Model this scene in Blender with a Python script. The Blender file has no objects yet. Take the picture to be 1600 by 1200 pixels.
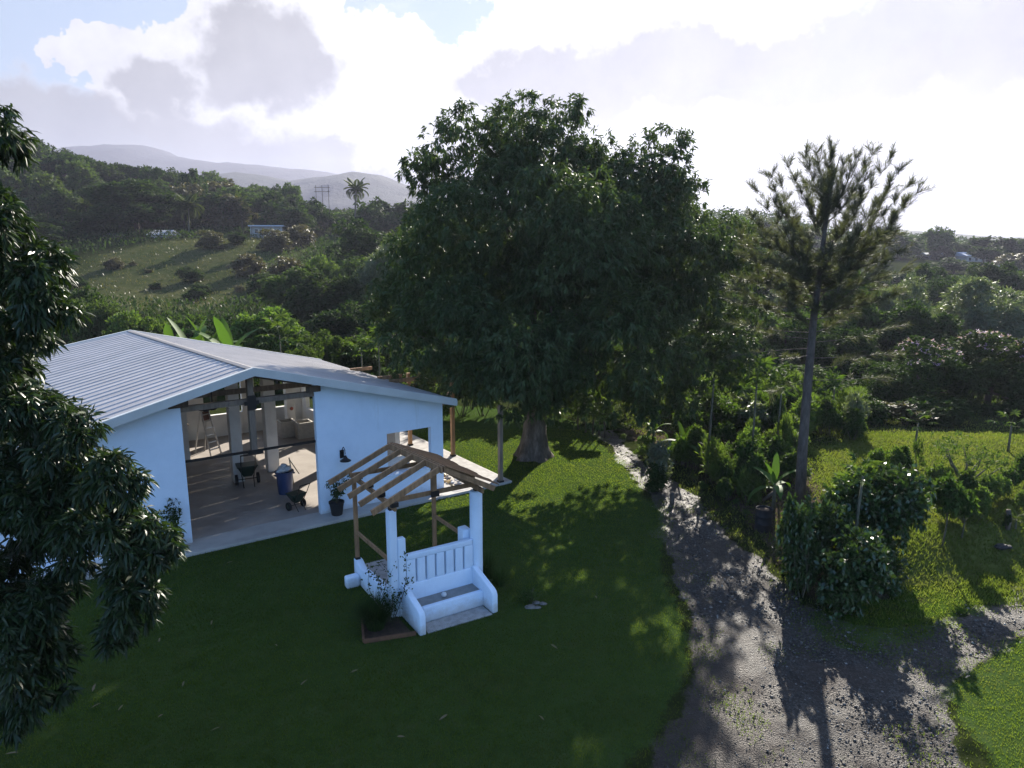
import bpy, bmesh, math, random
import numpy as np
from mathutils import Vector, Matrix

random.seed(7)
rng = np.random.default_rng(11)
scene = bpy.context.scene
col = scene.collection
R = math.radians

# ------------------------------------------------------------------ camera
CAM_Z, PITCH, FPX = 9.0, R(11.2), 1109.0
cam = bpy.data.cameras.new('camera')
cam.sensor_width = 36.0
cam.lens = FPX / 1600.0 * 36.0
cam.clip_start = 0.1
cam.clip_end = 20000.0
cam_ob = bpy.data.objects.new('camera', cam)
cam_ob.location = (0, 0, CAM_Z)
cam_ob.rotation_euler = (R(90) - PITCH, 0, 0)
col.objects.link(cam_ob)
scene.camera = cam_ob

# ------------------------------------------------------------------ exposure, render
scene.render.engine = 'CYCLES'
scene.view_settings.view_transform = 'Standard'
scene.view_settings.look = 'None'
scene.view_settings.gamma = 1.0
scene.view_settings.use_curve_mapping = False
scene.view_settings.exposure = 1.85
cy = scene.cycles
cy.max_bounces = 6
cy.diffuse_bounces = 3
cy.glossy_bounces = 2
cy.transmission_bounces = 3
cy.transparent_max_bounces = 6
cy.volume_bounces = 0
cy.sample_clamp_indirect = 4.0
cy.use_denoising = True

# ------------------------------------------------------------------ sun and sky
SUN_AZ, SUN_EL = R(19.0), R(25.5)          # azimuth measured from +Y towards +X
sun_dir = Vector((math.sin(SUN_AZ) * math.cos(SUN_EL), math.cos(SUN_AZ) * math.cos(SUN_EL), math.sin(SUN_EL)))
sun = bpy.data.lights.new('sun', 'SUN')
sun.energy = 5.0
sun.angle = R(0.55)
sun.color = (1.0, 0.93, 0.82)
sun_ob = bpy.data.objects.new('sun', sun)
sun_ob.rotation_euler = sun_dir.to_track_quat('Z', 'Y').to_euler()
sun_ob.location = sun_dir * 60
col.objects.link(sun_ob)

SKY_STRENGTH, CLOUD_STRENGTH = 0.13, 0.235
world = bpy.data.worlds.new('World')
scene.world = world
world.use_nodes = True
wt = world.node_tree
wt.nodes.clear()


def pixel_dir(px, py):
    x = (px - 800.0) / FPX
    y = -(py - 600.0) / FPX
    return Vector((x, math.cos(PITCH) + y * math.sin(PITCH), -math.sin(PITCH) + y * math.cos(PITCH)))


def build_sky():
    N, Lk = wt.nodes, wt.links

    def node(t, **kw):
        n = N.new(t)
        for k, v in kw.items():
            setattr(n, k, v)
        return n

    def put(sock, v):
        if hasattr(v, 'is_linked'):
            Lk.new(v, sock)
        else:
            sock.default_value = v

    def m(op, a, b=0.0, c=0.0, clamp=False):
        n = node('ShaderNodeMath', operation=op)
        n.use_clamp = clamp
        put(n.inputs[0], a); put(n.inputs[1], b); put(n.inputs[2], c)
        return n.outputs[0]

    def vm(op, a, b=(0, 0, 0), out=0):
        n = node('ShaderNodeVectorMath', operation=op)
        put(n.inputs[0], a); put(n.inputs[1], b)
        return n.outputs[out]

    def step(v, lo, hi):
        n = node('ShaderNodeMapRange', interpolation_type='SMOOTHSTEP')
        put(n.inputs[0], v)
        n.inputs[1].default_value = lo; n.inputs[2].default_value = hi
        return n.outputs[0]

    def noise(vec, scale, detail, rough, off=0.0, out='Fac'):
        n = node('ShaderNodeTexNoise', noise_dimensions='3D')
        put(n.inputs['Vector'], vm('ADD', vec, (off, off * .37, 0)))
        n.inputs['Scale'].default_value = scale
        n.inputs['Detail'].default_value = detail
        n.inputs['Roughness'].default_value = rough
        return n.outputs[out]

    tc = node('ShaderNodeTexCoord')
    d = vm('NORMALIZE', tc.outputs['Generated'])
    sep = node('ShaderNodeSeparateXYZ'); Lk.new(d, sep.inputs[0])
    az = m('ARCTAN2', sep.outputs[0], sep.outputs[1])
    el = m('ARCSINE', sep.outputs[2])
    comb = node('ShaderNodeCombineXYZ')
    Lk.new(az, comb.inputs[0]); Lk.new(el, comb.inputs[1])
    p = comb.outputs[0]
    # billowing warp, so that cloud outlines are lumpy
    w1 = noise(d, 5.0, 3.0, 0.55, 3.1, 'Color')
    w2 = noise(d, 16.0, 4.0, 0.6, 8.7, 'Color')
    pw = vm('ADD', p, vm('MULTIPLY', vm('SUBTRACT', w1, (.5, .5, .5)), (.24, .15, 0)))
    pw = vm('ADD', pw, vm('MULTIPLY', vm('SUBTRACT', w2, (.5, .5, .5)), (.14, .11, 0)))
    nz = noise(d, 24.0, 6.0, 0.62, 1.3)
    nz2 = noise(d, 9.0, 5.0, 0.6, 5.9)

    def field(blobs, coord):
        cur = None
        for (px, py, rx, ry) in blobs:
            v = pixel_dir(px, py).normalized()
            a, e = math.atan2(v.x, v.y), math.asin(v.z)
            k = 1.0 / FPX
            q = vm('MULTIPLY', vm('SUBTRACT', coord, (a, e, 0)), (1 / (rx * k), 1 / (ry * k), 0))
            val = m('SUBTRACT', 1.0, vm('DOT_PRODUCT', q, q, 1))
            cur = val if cur is None else m('MAXIMUM', cur, val)
        return cur

    bright = [(150, 72, 40, 40), (225, 85, 75, 60), (250, 140, 105, 70), (310, 130, 60, 90), (440, 62, 130, 80), (560, 120, 170, 95),
              (690, 135, 190, 85), (900, 70, 200, 120), (420, 190, 140, 55), (600, 220, 220, 60),
              (1180, 300, 330, 150), (1450, 280, 330, 170), (1750, 220, 260, 190), (960, 320, 260, 110), (1050, 20, 200, 100)]
    grey = [(230, 240, 330, 62), (520, 262, 260, 38), (30, 190, 150, 60), (410, 100, 110, 62), (850, 130, 210, 56), (1090, 110, 240, 72),
            (1330, 75, 260, 84), (1600, 45, 280, 90), (740, 130, 70, 40), (235, 140, 60, 55), (1900, 40, 300, 110)]
    fb = m('ADD', field(bright, pw), m('MULTIPLY', m('SUBTRACT', nz, 0.5), 0.9))
    fg = m('ADD', field(grey, pw), m('MULTIPLY', m('SUBTRACT', nz2, 0.5), 0.8))
    ab = step(fb, 0.0, 0.14)
    ag = step(fg, -0.05, 0.62)
    # fair-weather clouds over the rest of the sky
    stretch = vm('MULTIPLY', d, (1.0, 1.0, 2.2))
    gen = step(noise(stretch, 2.3, 7.0, 0.6, 21.4), 0.62, 0.78)
    gen = m('MULTIPLY', gen, 0.6)
    sd = vm('DOT_PRODUCT', d, tuple(sun_dir), 1)
    glow = m('POWER', m('MAXIMUM', sd, 0.0), 12.0)
    lift = m('MULTIPLY_ADD', glow, 0.9, 1.0)
    cb = node('ShaderNodeCombineXYZ')
    tone_b = m('MULTIPLY', lift, m('MULTIPLY_ADD', nz, 0.6, 0.70))
    cb.inputs[0].default_value = 1.0
    white = vm('SCALE', (1.0, 1.0, 1.03)); white.node.inputs[3].default_value = 1.0
    Lk.new(tone_b, white.node.inputs[3])
    tone_g = m('MULTIPLY', m('MULTIPLY_ADD', glow, 0.25, 1.0), m('MULTIPLY_ADD', nz2, 0.5, 0.25))
    grey_c = vm('SCALE', (1.0, 0.995, 1.012)); Lk.new(tone_g, grey_c.node.inputs[3])
    mix1 = node('ShaderNodeMix', data_type='RGBA')
    Lk.new(ag, mix1.inputs[0]); Lk.new(white, mix1.inputs[6]); Lk.new(grey_c, mix1.inputs[7])
    alpha = m('MAXIMUM', m('MAXIMUM', ab, m('MULTIPLY', ag, 0.93)), gen)
    # whitish thin haze band above the horizon
    hz = m('MULTIPLY', m('SUBTRACT', 1.0, step(el, 0.0, 0.16)), 0.45)
    alpha = m('MAXIMUM', alpha, hz)
    alpha = m('MULTIPLY', alpha, step(el, -0.05, 0.0))

    sky = node('ShaderNodeTexSky', sky_type='NISHITA', sun_disc=False)
    sky.sun_elevation = SUN_EL
    sky.sun_rotation = SUN_AZ
    sky.altitude = 100.0
    sky.air_density = 1.0
    sky.dust_density = 0.15
    sky.ozone_density = 5.0
    b1 = node('ShaderNodeBackground'); Lk.new(sky.outputs[0], b1.inputs[0]); b1.inputs[1].default_value = SKY_STRENGTH
    b2 = node('ShaderNodeBackground'); Lk.new(mix1.outputs[2], b2.inputs[0]); b2.inputs[1].default_value = CLOUD_STRENGTH
    # veil colour added over the sunward half of the sky to dim its light
    b3 = node('ShaderNodeBackground'); b3.inputs[0].default_value = (.66, .80, 1.0, 1); b3.inputs[1].default_value = 0.185
    front = node('ShaderNodeVectorMath', operation='DOT_PRODUCT')
    Lk.new(d, front.inputs[0]); front.inputs[1].default_value = (math.sin(SUN_AZ), math.cos(SUN_AZ), 0)
    veil = m('MULTIPLY', step(front.outputs[1], -0.45, 0.45), 0.92)
    m3 = node('ShaderNodeMixShader')
    Lk.new(veil, m3.inputs[0]); Lk.new(b1.outputs[0], m3.inputs[1]); Lk.new(b3.outputs[0], m3.inputs[2])
    b1 = m3
    mx = node('ShaderNodeMixShader')
    Lk.new(alpha, mx.inputs[0]); Lk.new(b1.outputs[0], mx.inputs[1]); Lk.new(b2.outputs[0], mx.inputs[2])
    out = node('ShaderNodeOutputWorld'); Lk.new(mx.outputs[0], out.inputs[0])


build_sky()
world.cycles.sampling_method = 'MANUAL'
world.cycles.sample_map_resolution = 1024

# ------------------------------------------------------------------ helpers: tags, meshes, materials
def tag(o, label=None, cat=None, group=None, kind=None):
    if label: o['label'] = label
    if cat: o['category'] = cat
    if group: o['group'] = group
    if kind: o['kind'] = kind
    return o


def empty(name, loc, rz=0.0, label=None, cat=None, group=None):
    o = bpy.data.objects.new(name, None)
    o.empty_display_size = 0.2
    o.location = loc
    o.rotation_euler = (0, 0, rz)
    col.objects.link(o)
    return tag(o, label, cat, group)


def link(name, me, parent=None):
    o = bpy.data.objects.new(name, me)
    if parent is not None: o.parent = parent
    col.objects.link(o)
    return o


def np_mesh(name, V, F, mat=None, smooth=False):
    """mesh from numpy arrays; F is (n, 3) or (n, 4)"""
    V = np.asarray(V, dtype=np.float32); F = np.asarray(F, dtype=np.int32)
    me = bpy.data.meshes.new(name)
    k = F.shape[1]
    me.vertices.add(len(V)); me.vertices.foreach_set('co', V.ravel())
    me.loops.add(F.size); me.loops.foreach_set('vertex_index', F.ravel())
    me.polygons.add(len(F))
    me.polygons.foreach_set('loop_start', np.arange(0, F.size, k, dtype=np.int32))
    me.polygons.foreach_set('loop_total', np.full(len(F), k, dtype=np.int32))
    if smooth: me.polygons.foreach_set('use_smooth', np.ones(len(F), dtype=bool))
    me.update(calc_edges=True)
    if mat: me.materials.append(mat)
    return me


class MB:
    """collects simple solids into one mesh"""
    def __init__(self):
        self.v, self.f = [], []

    def add(self, vs, fs):
        n = len(self.v)
        self.v += [tuple(p) for p in vs]
        self.f += [tuple(i + n for i in f) for f in fs]
        return self

    def box(self, x0, x1, y0, y1, z0, z1):
        vs = [(x, y, z) for z in (z0, z1) for (x, y) in ((x0, y0), (x1, y0), (x1, y1), (x0, y1))]
        return self.add(vs, [(3, 2, 1, 0), (4, 5, 6, 7), (0, 1, 5, 4), (1, 2, 6, 5), (2, 3, 7, 6), (3, 0, 4, 7)])

    def hexa(self, b, t):
        return self.add(list(b) + list(t), [(3, 2, 1, 0), (4, 5, 6, 7), (0, 1, 5, 4), (1, 2, 6, 5), (2, 3, 7, 6), (3, 0, 4, 7)])

    def prism(self, pts, lo, hi, axis='y'):
        """polygon in (x,z) extruded along y, in (y,z) along x, or in (x,y) along z"""
        def P(p, t):
            return (p[0], t, p[1]) if axis == 'y' else ((t, p[0], p[1]) if axis == 'x' else (p[0], p[1], t))
        n = len(pts)
        vs = [P(p, lo) for p in pts] + [P(p, hi) for p in pts]
        fs = [tuple(range(n)), tuple(range(2 * n - 1, n - 1, -1))]
        fs += [(i, i + n, (i + 1) % n + n, (i + 1) % n) for i in range(n)]
        return self.add(vs, fs)

    def beam(self, p0, p1, w, h, up=(0, 0, 1)):
        p0, p1 = Vector(p0), Vector(p1)
        d = (p1 - p0).normalized()
        s = d.cross(Vector(up))
        if s.length < 1e-4: s = d.cross(Vector((0, 1, 0)))
        s.normalize()
        u = s.cross(d)
        s *= w / 2; u *= h / 2
        return self.hexa([p0 - s - u, p0 + s - u, p0 + s + u, p0 - s + u], [p1 - s - u, p1 + s - u, p1 + s + u, p1 - s + u])

    def tube(self, pts, rad, n=8, cap=True):
        pts = [Vector(p) for p in pts]
        if not hasattr(rad, '__len__'): rad = [rad] * len(pts)
        vs, fs = [], []
        ref = Vector((0.31, 0.17, 0.93))
        for i, p in enumerate(pts):
            d = (pts[min(i + 1, len(pts) - 1)] - pts[max(i - 1, 0)]).normalized()
            s = d.cross(ref)
            if s.length < 1e-3: s = d.cross(Vector((1, 0, 0)))
            s.normalize(); u = s.cross(d)
            vs += [p + (s * math.cos(2 * math.pi * k / n) + u * math.sin(2 * math.pi * k / n)) * rad[i] for k in range(n)]
        for i in range(len(pts) - 1):
            fs += [(i * n + k, i * n + (k + 1) % n, (i + 1) * n + (k + 1) % n, (i + 1) * n + k) for k in range(n)]
        if cap:
            fs += [tuple(range(n - 1, -1, -1)), tuple(range((len(pts) - 1) * n, len(pts) * n))]
        return self.add(vs, fs)

    def lathe(self, prof, n=16, c=(0, 0, 0)):
        vs, fs = [], []
        for (r, z) in prof:
            vs += [(c[0] + r * math.cos(2 * math.pi * k / n), c[1] + r * math.sin(2 * math.pi * k / n), c[2] + z) for k in range(n)]
        for i in range(len(prof) - 1):
            fs += [(i * n + k, i * n + (k + 1) % n, (i + 1) * n + (k + 1) % n, (i + 1) * n + k) for k in range(n)]
        fs += [tuple(range(n - 1, -1, -1)), tuple(range((len(prof) - 1) * n, len(prof) * n))]
        return self.add(vs, fs)

    def rock(self, c, r, sc=(1, 1, .6), n=7):
        a0 = random.random() * 6.28
        vs = []
        for lvl, (rr, z) in enumerate(((.75, -.6), (1.0, 0.0), (.62, .62))):
            for k in range(n):
                a = a0 + 6.283 * k / n + lvl * .3
                q = r * rr * random.uniform(.78, 1.12)
                vs.append((c[0] + q * math.cos(a) * sc[0], c[1] + q * math.sin(a) * sc[1], c[2] + r * (z + random.uniform(-.1, .1)) * sc[2]))
        fs = []
        for l in range(2):
            fs += [(l * n + k, l * n + (k + 1) % n, (l + 1) * n + (k + 1) % n, (l + 1) * n + k) for k in range(n)]
        fs += [tuple(range(n - 1, -1, -1)), tuple(range(2 * n, 3 * n))]
        return self.add(vs, fs)

    def mesh(self, name, mat, smooth=False, bevel=0.0, seg=2):
        me = bpy.data.meshes.new(name)
        me.from_pydata(self.v, [], self.f)
        bm = bmesh.new(); bm.from_mesh(me)
        bmesh.ops.recalc_face_normals(bm, faces=bm.faces)
        if bevel > 0:
            ed = [e for e in bm.edges if len(e.link_faces) == 2 and e.calc_face_angle(0) > 0.6]
            bmesh.ops.bevel(bm, geom=ed, offset=bevel, segments=seg, profile=0.5, affect='EDGES', clamp_overlap=True)
        bm.to_mesh(me); bm.free()
        if smooth:
            me.polygons.foreach_set('use_smooth', [True] * len(me.polygons))
            if smooth != 'all':
                me.set_sharp_from_angle(angle=R(42))
        me.materials.append(mat)
        return me

    def build(self, name, mat, parent=None, smooth=False, bevel=0.0, seg=2):
        return link(name, self.mesh(name, mat, smooth, bevel, seg), parent)


def copy_tree(o, parent=None):
    c = o.copy()
    col.objects.link(c)
    if parent is not None: c.parent = parent
    for ch in list(kids.get(o.name, [])):
        copy_tree(ch, c)
    return c


kids = {}


def remember(root):
    """notes a finished thing's tree once, so copying is quick"""
    for o in list(root.children):
        kids.setdefault(root.name, []).append(o)
        for s in list(o.children):
            kids.setdefault(o.name, []).append(s)


class Mat:
    """tiny node builder for procedural materials"""
    def __init__(self, name):
        self.m = bpy.data.materials.new(name)
        self.m.use_nodes = True
        self.t = self.m.node_tree
        self.t.nodes.clear()
        self.out = self.t.nodes.new('ShaderNodeOutputMaterial')

    def n(self, t, **kw):
        x = self.t.nodes.new(t)
        for k, v in kw.items(): setattr(x, k, v)
        return x

    def put(self, sock, v):
        if hasattr(v, 'is_linked'): self.t.links.new(v, sock)
        elif v is not None:
            if hasattr(sock.default_value, '__len__') and len(sock.default_value) == 4 and len(v) == 3: v = (*v, 1)
            sock.default_value = v

    def coords(self, kind='Object'):
        return self.n('ShaderNodeTexCoord').outputs[kind]

    def pos(self):
        return self.n('ShaderNodeNewGeometry').outputs['Position']

    def island(self):
        return self.n('ShaderNodeNewGeometry').outputs['Random Per Island']

    def objrand(self):
        return self.n('ShaderNodeObjectInfo').outputs['Random']

    def attr(self, name):
        return self.n('ShaderNodeAttribute', attribute_name=name).outputs['Fac']

    def noise(self, vec, scale, detail=4.0, rough=.55, out='Fac', stretch=None):
        if stretch:
            mp = self.n('ShaderNodeMapping'); self.put(mp.inputs[0], vec); mp.inputs['Scale'].default_value = stretch
            vec = mp.outputs[0]
        x = self.n('ShaderNodeTexNoise')
        self.put(x.inputs['Vector'], vec)
        x.inputs['Scale'].default_value = scale; x.inputs['Detail'].default_value = detail; x.inputs['Roughness'].default_value = rough
        return x.outputs[out]

    def voronoi(self, vec, scale, out='Distance', feature='F1'):
        x = self.n('ShaderNodeTexVoronoi', feature=feature)
        self.put(x.inputs['Vector'], vec); x.inputs['Scale'].default_value = scale
        return x.outputs[out]

    def wave(self, vec, scale, dist=4.0, detail=2.0, direction='X'):
        x = self.n('ShaderNodeTexWave', bands_direction=direction)
        self.put(x.inputs['Vector'], vec); x.inputs['Scale'].default_value = scale
        x.inputs['Distortion'].default_value = dist; x.inputs['Detail'].default_value = detail
        return x.outputs['Fac']

    def math(self, op, a, b=0.0, c=0.0, clamp=False):
        x = self.n('ShaderNodeMath', operation=op); x.use_clamp = clamp
        self.put(x.inputs[0], a); self.put(x.inputs[1], b); self.put(x.inputs[2], c)
        return x.outputs[0]

    def step(self, v, lo, hi, a=0.0, b=1.0):
        x = self.n('ShaderNodeMapRange', interpolation_type='SMOOTHSTEP')
        self.put(x.inputs[0], v)
        for i, q in enumerate((lo, hi, a, b)): x.inputs[i + 1].default_value = q
        return x.outputs[0]

    def ramp(self, v, stops):
        x = self.n('ShaderNodeValToRGB')
        self.put(x.inputs[0], v)
        e = x.color_ramp.elements
        while len(e) < len(stops): e.new(0.5)
        for i, (p, c) in enumerate(stops):
            e[i].position = p; e[i].color = (*c, 1)
        return x.outputs[0]

    def mix(self, f, a, b, mode='MIX'):
        x = self.n('ShaderNodeMix', data_type='RGBA', blend_type=mode)
        self.put(x.inputs[0], f); self.put(x.inputs[6], a); self.put(x.inputs[7], b)
        return x.outputs[2]

    def bump(self, h, strength=.4, dist=.02):
        x = self.n('ShaderNodeBump')
        x.inputs['Strength'].default_value = strength; x.inputs['Distance'].default_value = dist
        self.put(x.inputs['Height'], h)
        return x.outputs[0]

    def pbr(self, color, rough=.6, metal=0.0, normal=None, spec=.4):
        x = self.n('ShaderNodeBsdfPrincipled')
        self.put(x.inputs['Base Color'], color); self.put(x.inputs['Roughness'], rough); self.put(x.inputs['Metallic'], metal)
        self.put(x.inputs['Specular IOR Level'], spec)
        if normal is not None: self.put(x.inputs['Normal'], normal)
        self.t.links.new(x.outputs[0], self.out.inputs[0])
        return self.m


def leaf_mat(name, dark, light, rough=.45, trans=.35, spread=.5, tint=None, spec=.4, patch=None):
    """leaf: colour varies leaf by leaf and plant by plant; thin, so light comes through it"""
    a = Mat(name)
    c = a.ramp(a.island(), [(0.0, dark), (spread, tuple(.5 * (x + y) for x, y in zip(dark, light))), (1.0, light)])
    o = a.objrand()
    c = a.mix(a.math('MULTIPLY', o, .45), c, tint or (light[0] * .8, light[1] * .6, light[2] * .9))
    if patch:                                        # worn and lush patches across a lawn
        g = a.pos()
        c = a.mix(a.math('MULTIPLY', a.step(a.noise(g, .7, 5, .65), .40, .72), .75), c, patch)
        c = a.mix(a.math('MULTIPLY', a.step(a.noise(g, .23, 4, .6), .5, .7), .5), c, tuple(x * .55 for x in dark))
    p = a.n('ShaderNodeBsdfPrincipled')
    a.put(p.inputs['Base Color'], c); p.inputs['Roughness'].default_value = rough
    p.inputs['Specular IOR Level'].default_value = spec
    t = a.n('ShaderNodeBsdfTranslucent')
    a.put(t.inputs[0], a.mix(1.0, c, (1.5, 1.55, .55), 'MULTIPLY'))
    m = a.n('ShaderNodeMixShader'); m.inputs[0].default_value = trans
    a.t.links.new(p.outputs[0], m.inputs[1]); a.t.links.new(t.outputs[0], m.inputs[2])
    a.t.links.new(m.outputs[0], a.out.inputs[0])
    return a.m


def simple(name, color, rough=.6, metal=0.0, var=.12, scale=6.0, bump=.15, spec=.4):
    a = Mat(name)
    v = a.coords()
    nz = a.noise(v, scale, 5)
    c = a.mix(a.step(nz, .3, .7), tuple(x * (1 - var) for x in color), tuple(min(1, x * (1 + var)) for x in color))
    return a.pbr(c, a.math('MULTIPLY_ADD', nz, .15, rough - .07), metal, a.bump(a.noise(v, scale * 8, 4), bump, .004), spec)


M = {}


def make_materials():
    a = Mat('skylight_tinted_render')                       # painted masonry, extra skylight blue put into its colour; faint stains
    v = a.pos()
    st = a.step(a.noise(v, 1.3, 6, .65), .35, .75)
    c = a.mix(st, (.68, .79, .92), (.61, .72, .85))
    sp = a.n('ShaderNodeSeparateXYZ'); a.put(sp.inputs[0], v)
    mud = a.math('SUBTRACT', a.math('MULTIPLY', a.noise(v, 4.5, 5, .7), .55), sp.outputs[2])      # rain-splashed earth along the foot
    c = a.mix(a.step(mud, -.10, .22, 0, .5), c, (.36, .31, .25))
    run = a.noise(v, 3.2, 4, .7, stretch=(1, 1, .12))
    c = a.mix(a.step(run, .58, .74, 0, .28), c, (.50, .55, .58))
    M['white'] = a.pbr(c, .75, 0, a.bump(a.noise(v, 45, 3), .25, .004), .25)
    a = Mat('white_plaster')                      # bare white plaster inside the hall
    v = a.pos()
    st = a.step(a.noise(v, 1.1, 6, .65), .35, .75)
    M['plaster'] = a.pbr(a.mix(st, (.72, .71, .68), (.60, .585, .56)), .8, 0, None, .2)
    a = Mat('smooth_concrete'); v = a.pos()
    c = a.ramp(a.noise(v, .9, 7, .62), [(.25, (.26, .25, .235)), (.5, (.37, .355, .33)), (.75, (.46, .44, .41))])
    M['concrete'] = a.pbr(c, .65, 0, a.bump(a.noise(v, 30, 4), .2, .004), .35)
    a = Mat('floor_screed'); v = a.pos()
    c = a.ramp(a.noise(v, .8, 7, .62), [(.25, (.22, .19, .165)), (.5, (.295, .262, .232)), (.75, (.36, .325, .29))])
    M['screed'] = a.pbr(c, a.math('MULTIPLY_ADD', a.noise(v, 2.0, 3), .3, .42), 0, a.bump(a.noise(v, 25, 4), .12, .004), .4)
    a = Mat('pale_stone'); v = a.pos()
    c = a.mix(a.step(a.noise(v, 3.0, 6), .3, .7), (.48, .45, .42), (.62, .59, .56))
    M['pale_stone'] = a.pbr(c, .8, 0, a.bump(a.noise(v, 18, 5), .4, .01), .3)
    a = Mat('terrace_paving'); v = a.pos()
    c = a.mix(a.step(a.noise(v, 3.0, 6), .3, .7), (.28, .265, .255), (.40, .385, .375))
    M['paving'] = a.pbr(c, .85, 0, a.bump(a.noise(v, 18, 5), .4, .01), .2)
    a = Mat('roof_metal'); v = a.coords()
    nz = a.noise(v, .7, 6, .6)
    c = a.mix(a.step(nz, .3, .7), (.40, .375, .365), (.48, .45, .44))
    c = a.mix(a.math('MULTIPLY', a.objrand(), .25), c, (.33, .33, .34))
    g = a.noise(v, 1.6, 6, .7)
    c = a.mix(a.step(g, .60, .76, 0, .35), c, (.30, .25, .21))                    # faint rust and dirt
    M['roof'] = a.pbr(c, a.math('MULTIPLY_ADD', nz, .15, .42), .35, None, .4)
    M['trim'] = simple('roof_trim_metal', (.50, .52, .51), .5, .1, .05, 2.0, .03)
    for nm, cc in (('wood', (.32, .185, .095)), ('wood_dark', (.10, .072, .052)), ('wood_grey', (.22, .17, .13)), ('plank', (.25, .135, .065))):
        a = Mat(nm + '_timber'); v = a.coords()
        g = a.noise(v, 9, 6, .65, stretch=(1, 1, .15))
        g2 = a.noise(v, 2.2, 4)
        k = a.objrand()
        lo = tuple(x * .62 for x in cc); hi = tuple(x * 1.3 for x in cc)
        c = a.mix(a.step(g, .3, .72), lo, hi)
        c = a.mix(a.math('MULTIPLY', k, .45), c, lo)
        c = a.mix(a.step(g2, .62, .8, 0, .5), c, tuple(x * .5 for x in cc))
        M[nm] = a.pbr(c, .72, 0, a.bump(g, .3, .006), .3)
    M['black'] = simple('black_metal', (.012, .012, .013), .4, .3, .1)
    M['ridge'] = simple('ridge_flashing', (.20, .19, .19), .6, .1, .06)
    M['iron'] = simple('dark_bracket', (.03, .027, .025), .55, .5, .1)
    M['steel'] = simple('aluminium', (.5, .5, .5), .4, .8, .06)
    M['blue'] = simple('blue_plastic', (.03, .055, .14), .45, 0, .1)
    M['green_plastic'] = simple('dark_green_plastic', (.012, .03, .02), .45, 0, .1)
    M['rubber'] = simple('tyre_rubber', (.015, .015, .015), .8, 0, .15)
    M['bag'] = simple('clear_plastic_bag', (.55, .56, .57), .35, 0, .08)
    M['pot'] = simple('dark_pot', (.016, .016, .017), .8, 0, .2)
    M['grey_seat'] = simple('grey_screed_seat', (.22, .225, .22), .7, 0, .12)
    M['tile'] = simple('grey_tile', (.30, .29, .28), .6, 0, .2)
    M['red'] = simple('red_plastic', (.28, .05, .025), .6)
    M['soil'] = simple('bed_soil', (.05, .032, .02), .95, 0, .35, 9, .8)
    M['brown_edge'] = simple('rusty_edging', (.13, .065, .035), .85, 0, .25)
    M['stone'] = simple('grey_stone', (.13, .125, .115), .85, 0, .3, 7, .5)
    M['tub'] = simple('beige_concrete_tub', (.45, .42, .37), .8, 0, .1)
    M['glass'] = simple('window_glass', (.03, .04, .05), .15, 0, .1)
    M['house_white'] = simple('weathered_white_wall', (.36, .34, .32), .8)
    M['house_roof'] = simple('pale_zinc_roof', (.40, .43, .50), .45, .1)
    a = Mat('bark'); v = a.coords()
    g = a.noise(v, 5, 7, .7, stretch=(1, 1, .3))
    c = a.ramp(g, [(.25, (.026, .021, .017)), (.5, (.085, .070, .057)), (.75, (.19, .16, .135))])
    M['bark'] = a.pbr(c, .9, 0, a.bump(g, .9, .06), .2)
    a = Mat('pine_bark'); v = a.coords()
    g = a.noise(v, 7, 6, .7, stretch=(1, 1, .3))
    c = a.ramp(g, [(.3, (.045, .037, .032)), (.7, (.14, .115, .098))])
    M['pine_bark'] = a.pbr(c, .9, 0, a.bump(g, .9, .04), .2)
    a = Mat('green_stem'); v = a.coords()
    c = a.ramp(a.noise(v, 8, 5), [(.3, (.06, .058, .038)), (.7, (.12, .112, .078))])
    M['stem'] = a.pbr(c, .8, 0, None, .3)
    # foliage
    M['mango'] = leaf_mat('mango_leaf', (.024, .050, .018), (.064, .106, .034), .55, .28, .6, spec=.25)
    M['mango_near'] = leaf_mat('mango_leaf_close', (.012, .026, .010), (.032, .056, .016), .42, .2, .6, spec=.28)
    M['leaf_dark'] = leaf_mat('dark_leaf', (.014, .032, .012), (.042, .075, .02), .7, .28, .55, spec=.05)
    M['leaf_mid'] = leaf_mat('mid_leaf', (.028, .055, .016), (.065, .108, .03), .7, .34, .5, spec=.08)
    M['leaf_bright'] = leaf_mat('bright_leaf', (.045, .088, .02), (.10, .155, .038), .65, .38, .5, spec=.2)
    M['leaf_gloss'] = leaf_mat('glossy_leaf', (.014, .036, .012), (.05, .095, .022), .30, .22, .6, spec=.5)
    M['leaf_silver'] = leaf_mat('silvery_leaf', (.05, .075, .045), (.12, .16, .09), .5, .35, .5)
    M['leaf_olive'] = leaf_mat('olive_brown_leaf', (.035, .045, .016), (.085, .08, .03), .55, .3, .5)
    M['banana'] = leaf_mat('banana_leaf', (.032, .072, .018), (.075, .145, .03), .6, .28, .5, spec=.12)
    M['palm'] = leaf_mat('palm_leaflet', (.028, .05, .016), (.065, .09, .03), .7, .25, spec=.05)
    M['needle'] = leaf_mat('pine_needle', (.038, .05, .033), (.082, .093, .06), .55, .4, .5)
    M['lilac'] = leaf_mat('lilac_petal', (.30, .20, .40), (.45, .34, .55), .6, .3, .5, tint=(.4, .3, .5))
    M['grass'] = leaf_mat('grass_blade', (.052, .088, .019), (.10, .150, .028), .8, .62, .5, spec=.0, patch=(.085, .095, .042))
    M['grass_dry'] = leaf_mat('dry_grass_blade', (.058, .092, .022), (.12, .158, .044), .8, .45, .5, spec=.0, patch=(.13, .135, .055))
    M['leaf_fallen'] = leaf_mat('fallen_leaf', (.09, .075, .035), (.19, .16, .08), .7, .2, .5)


make_materials()

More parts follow.
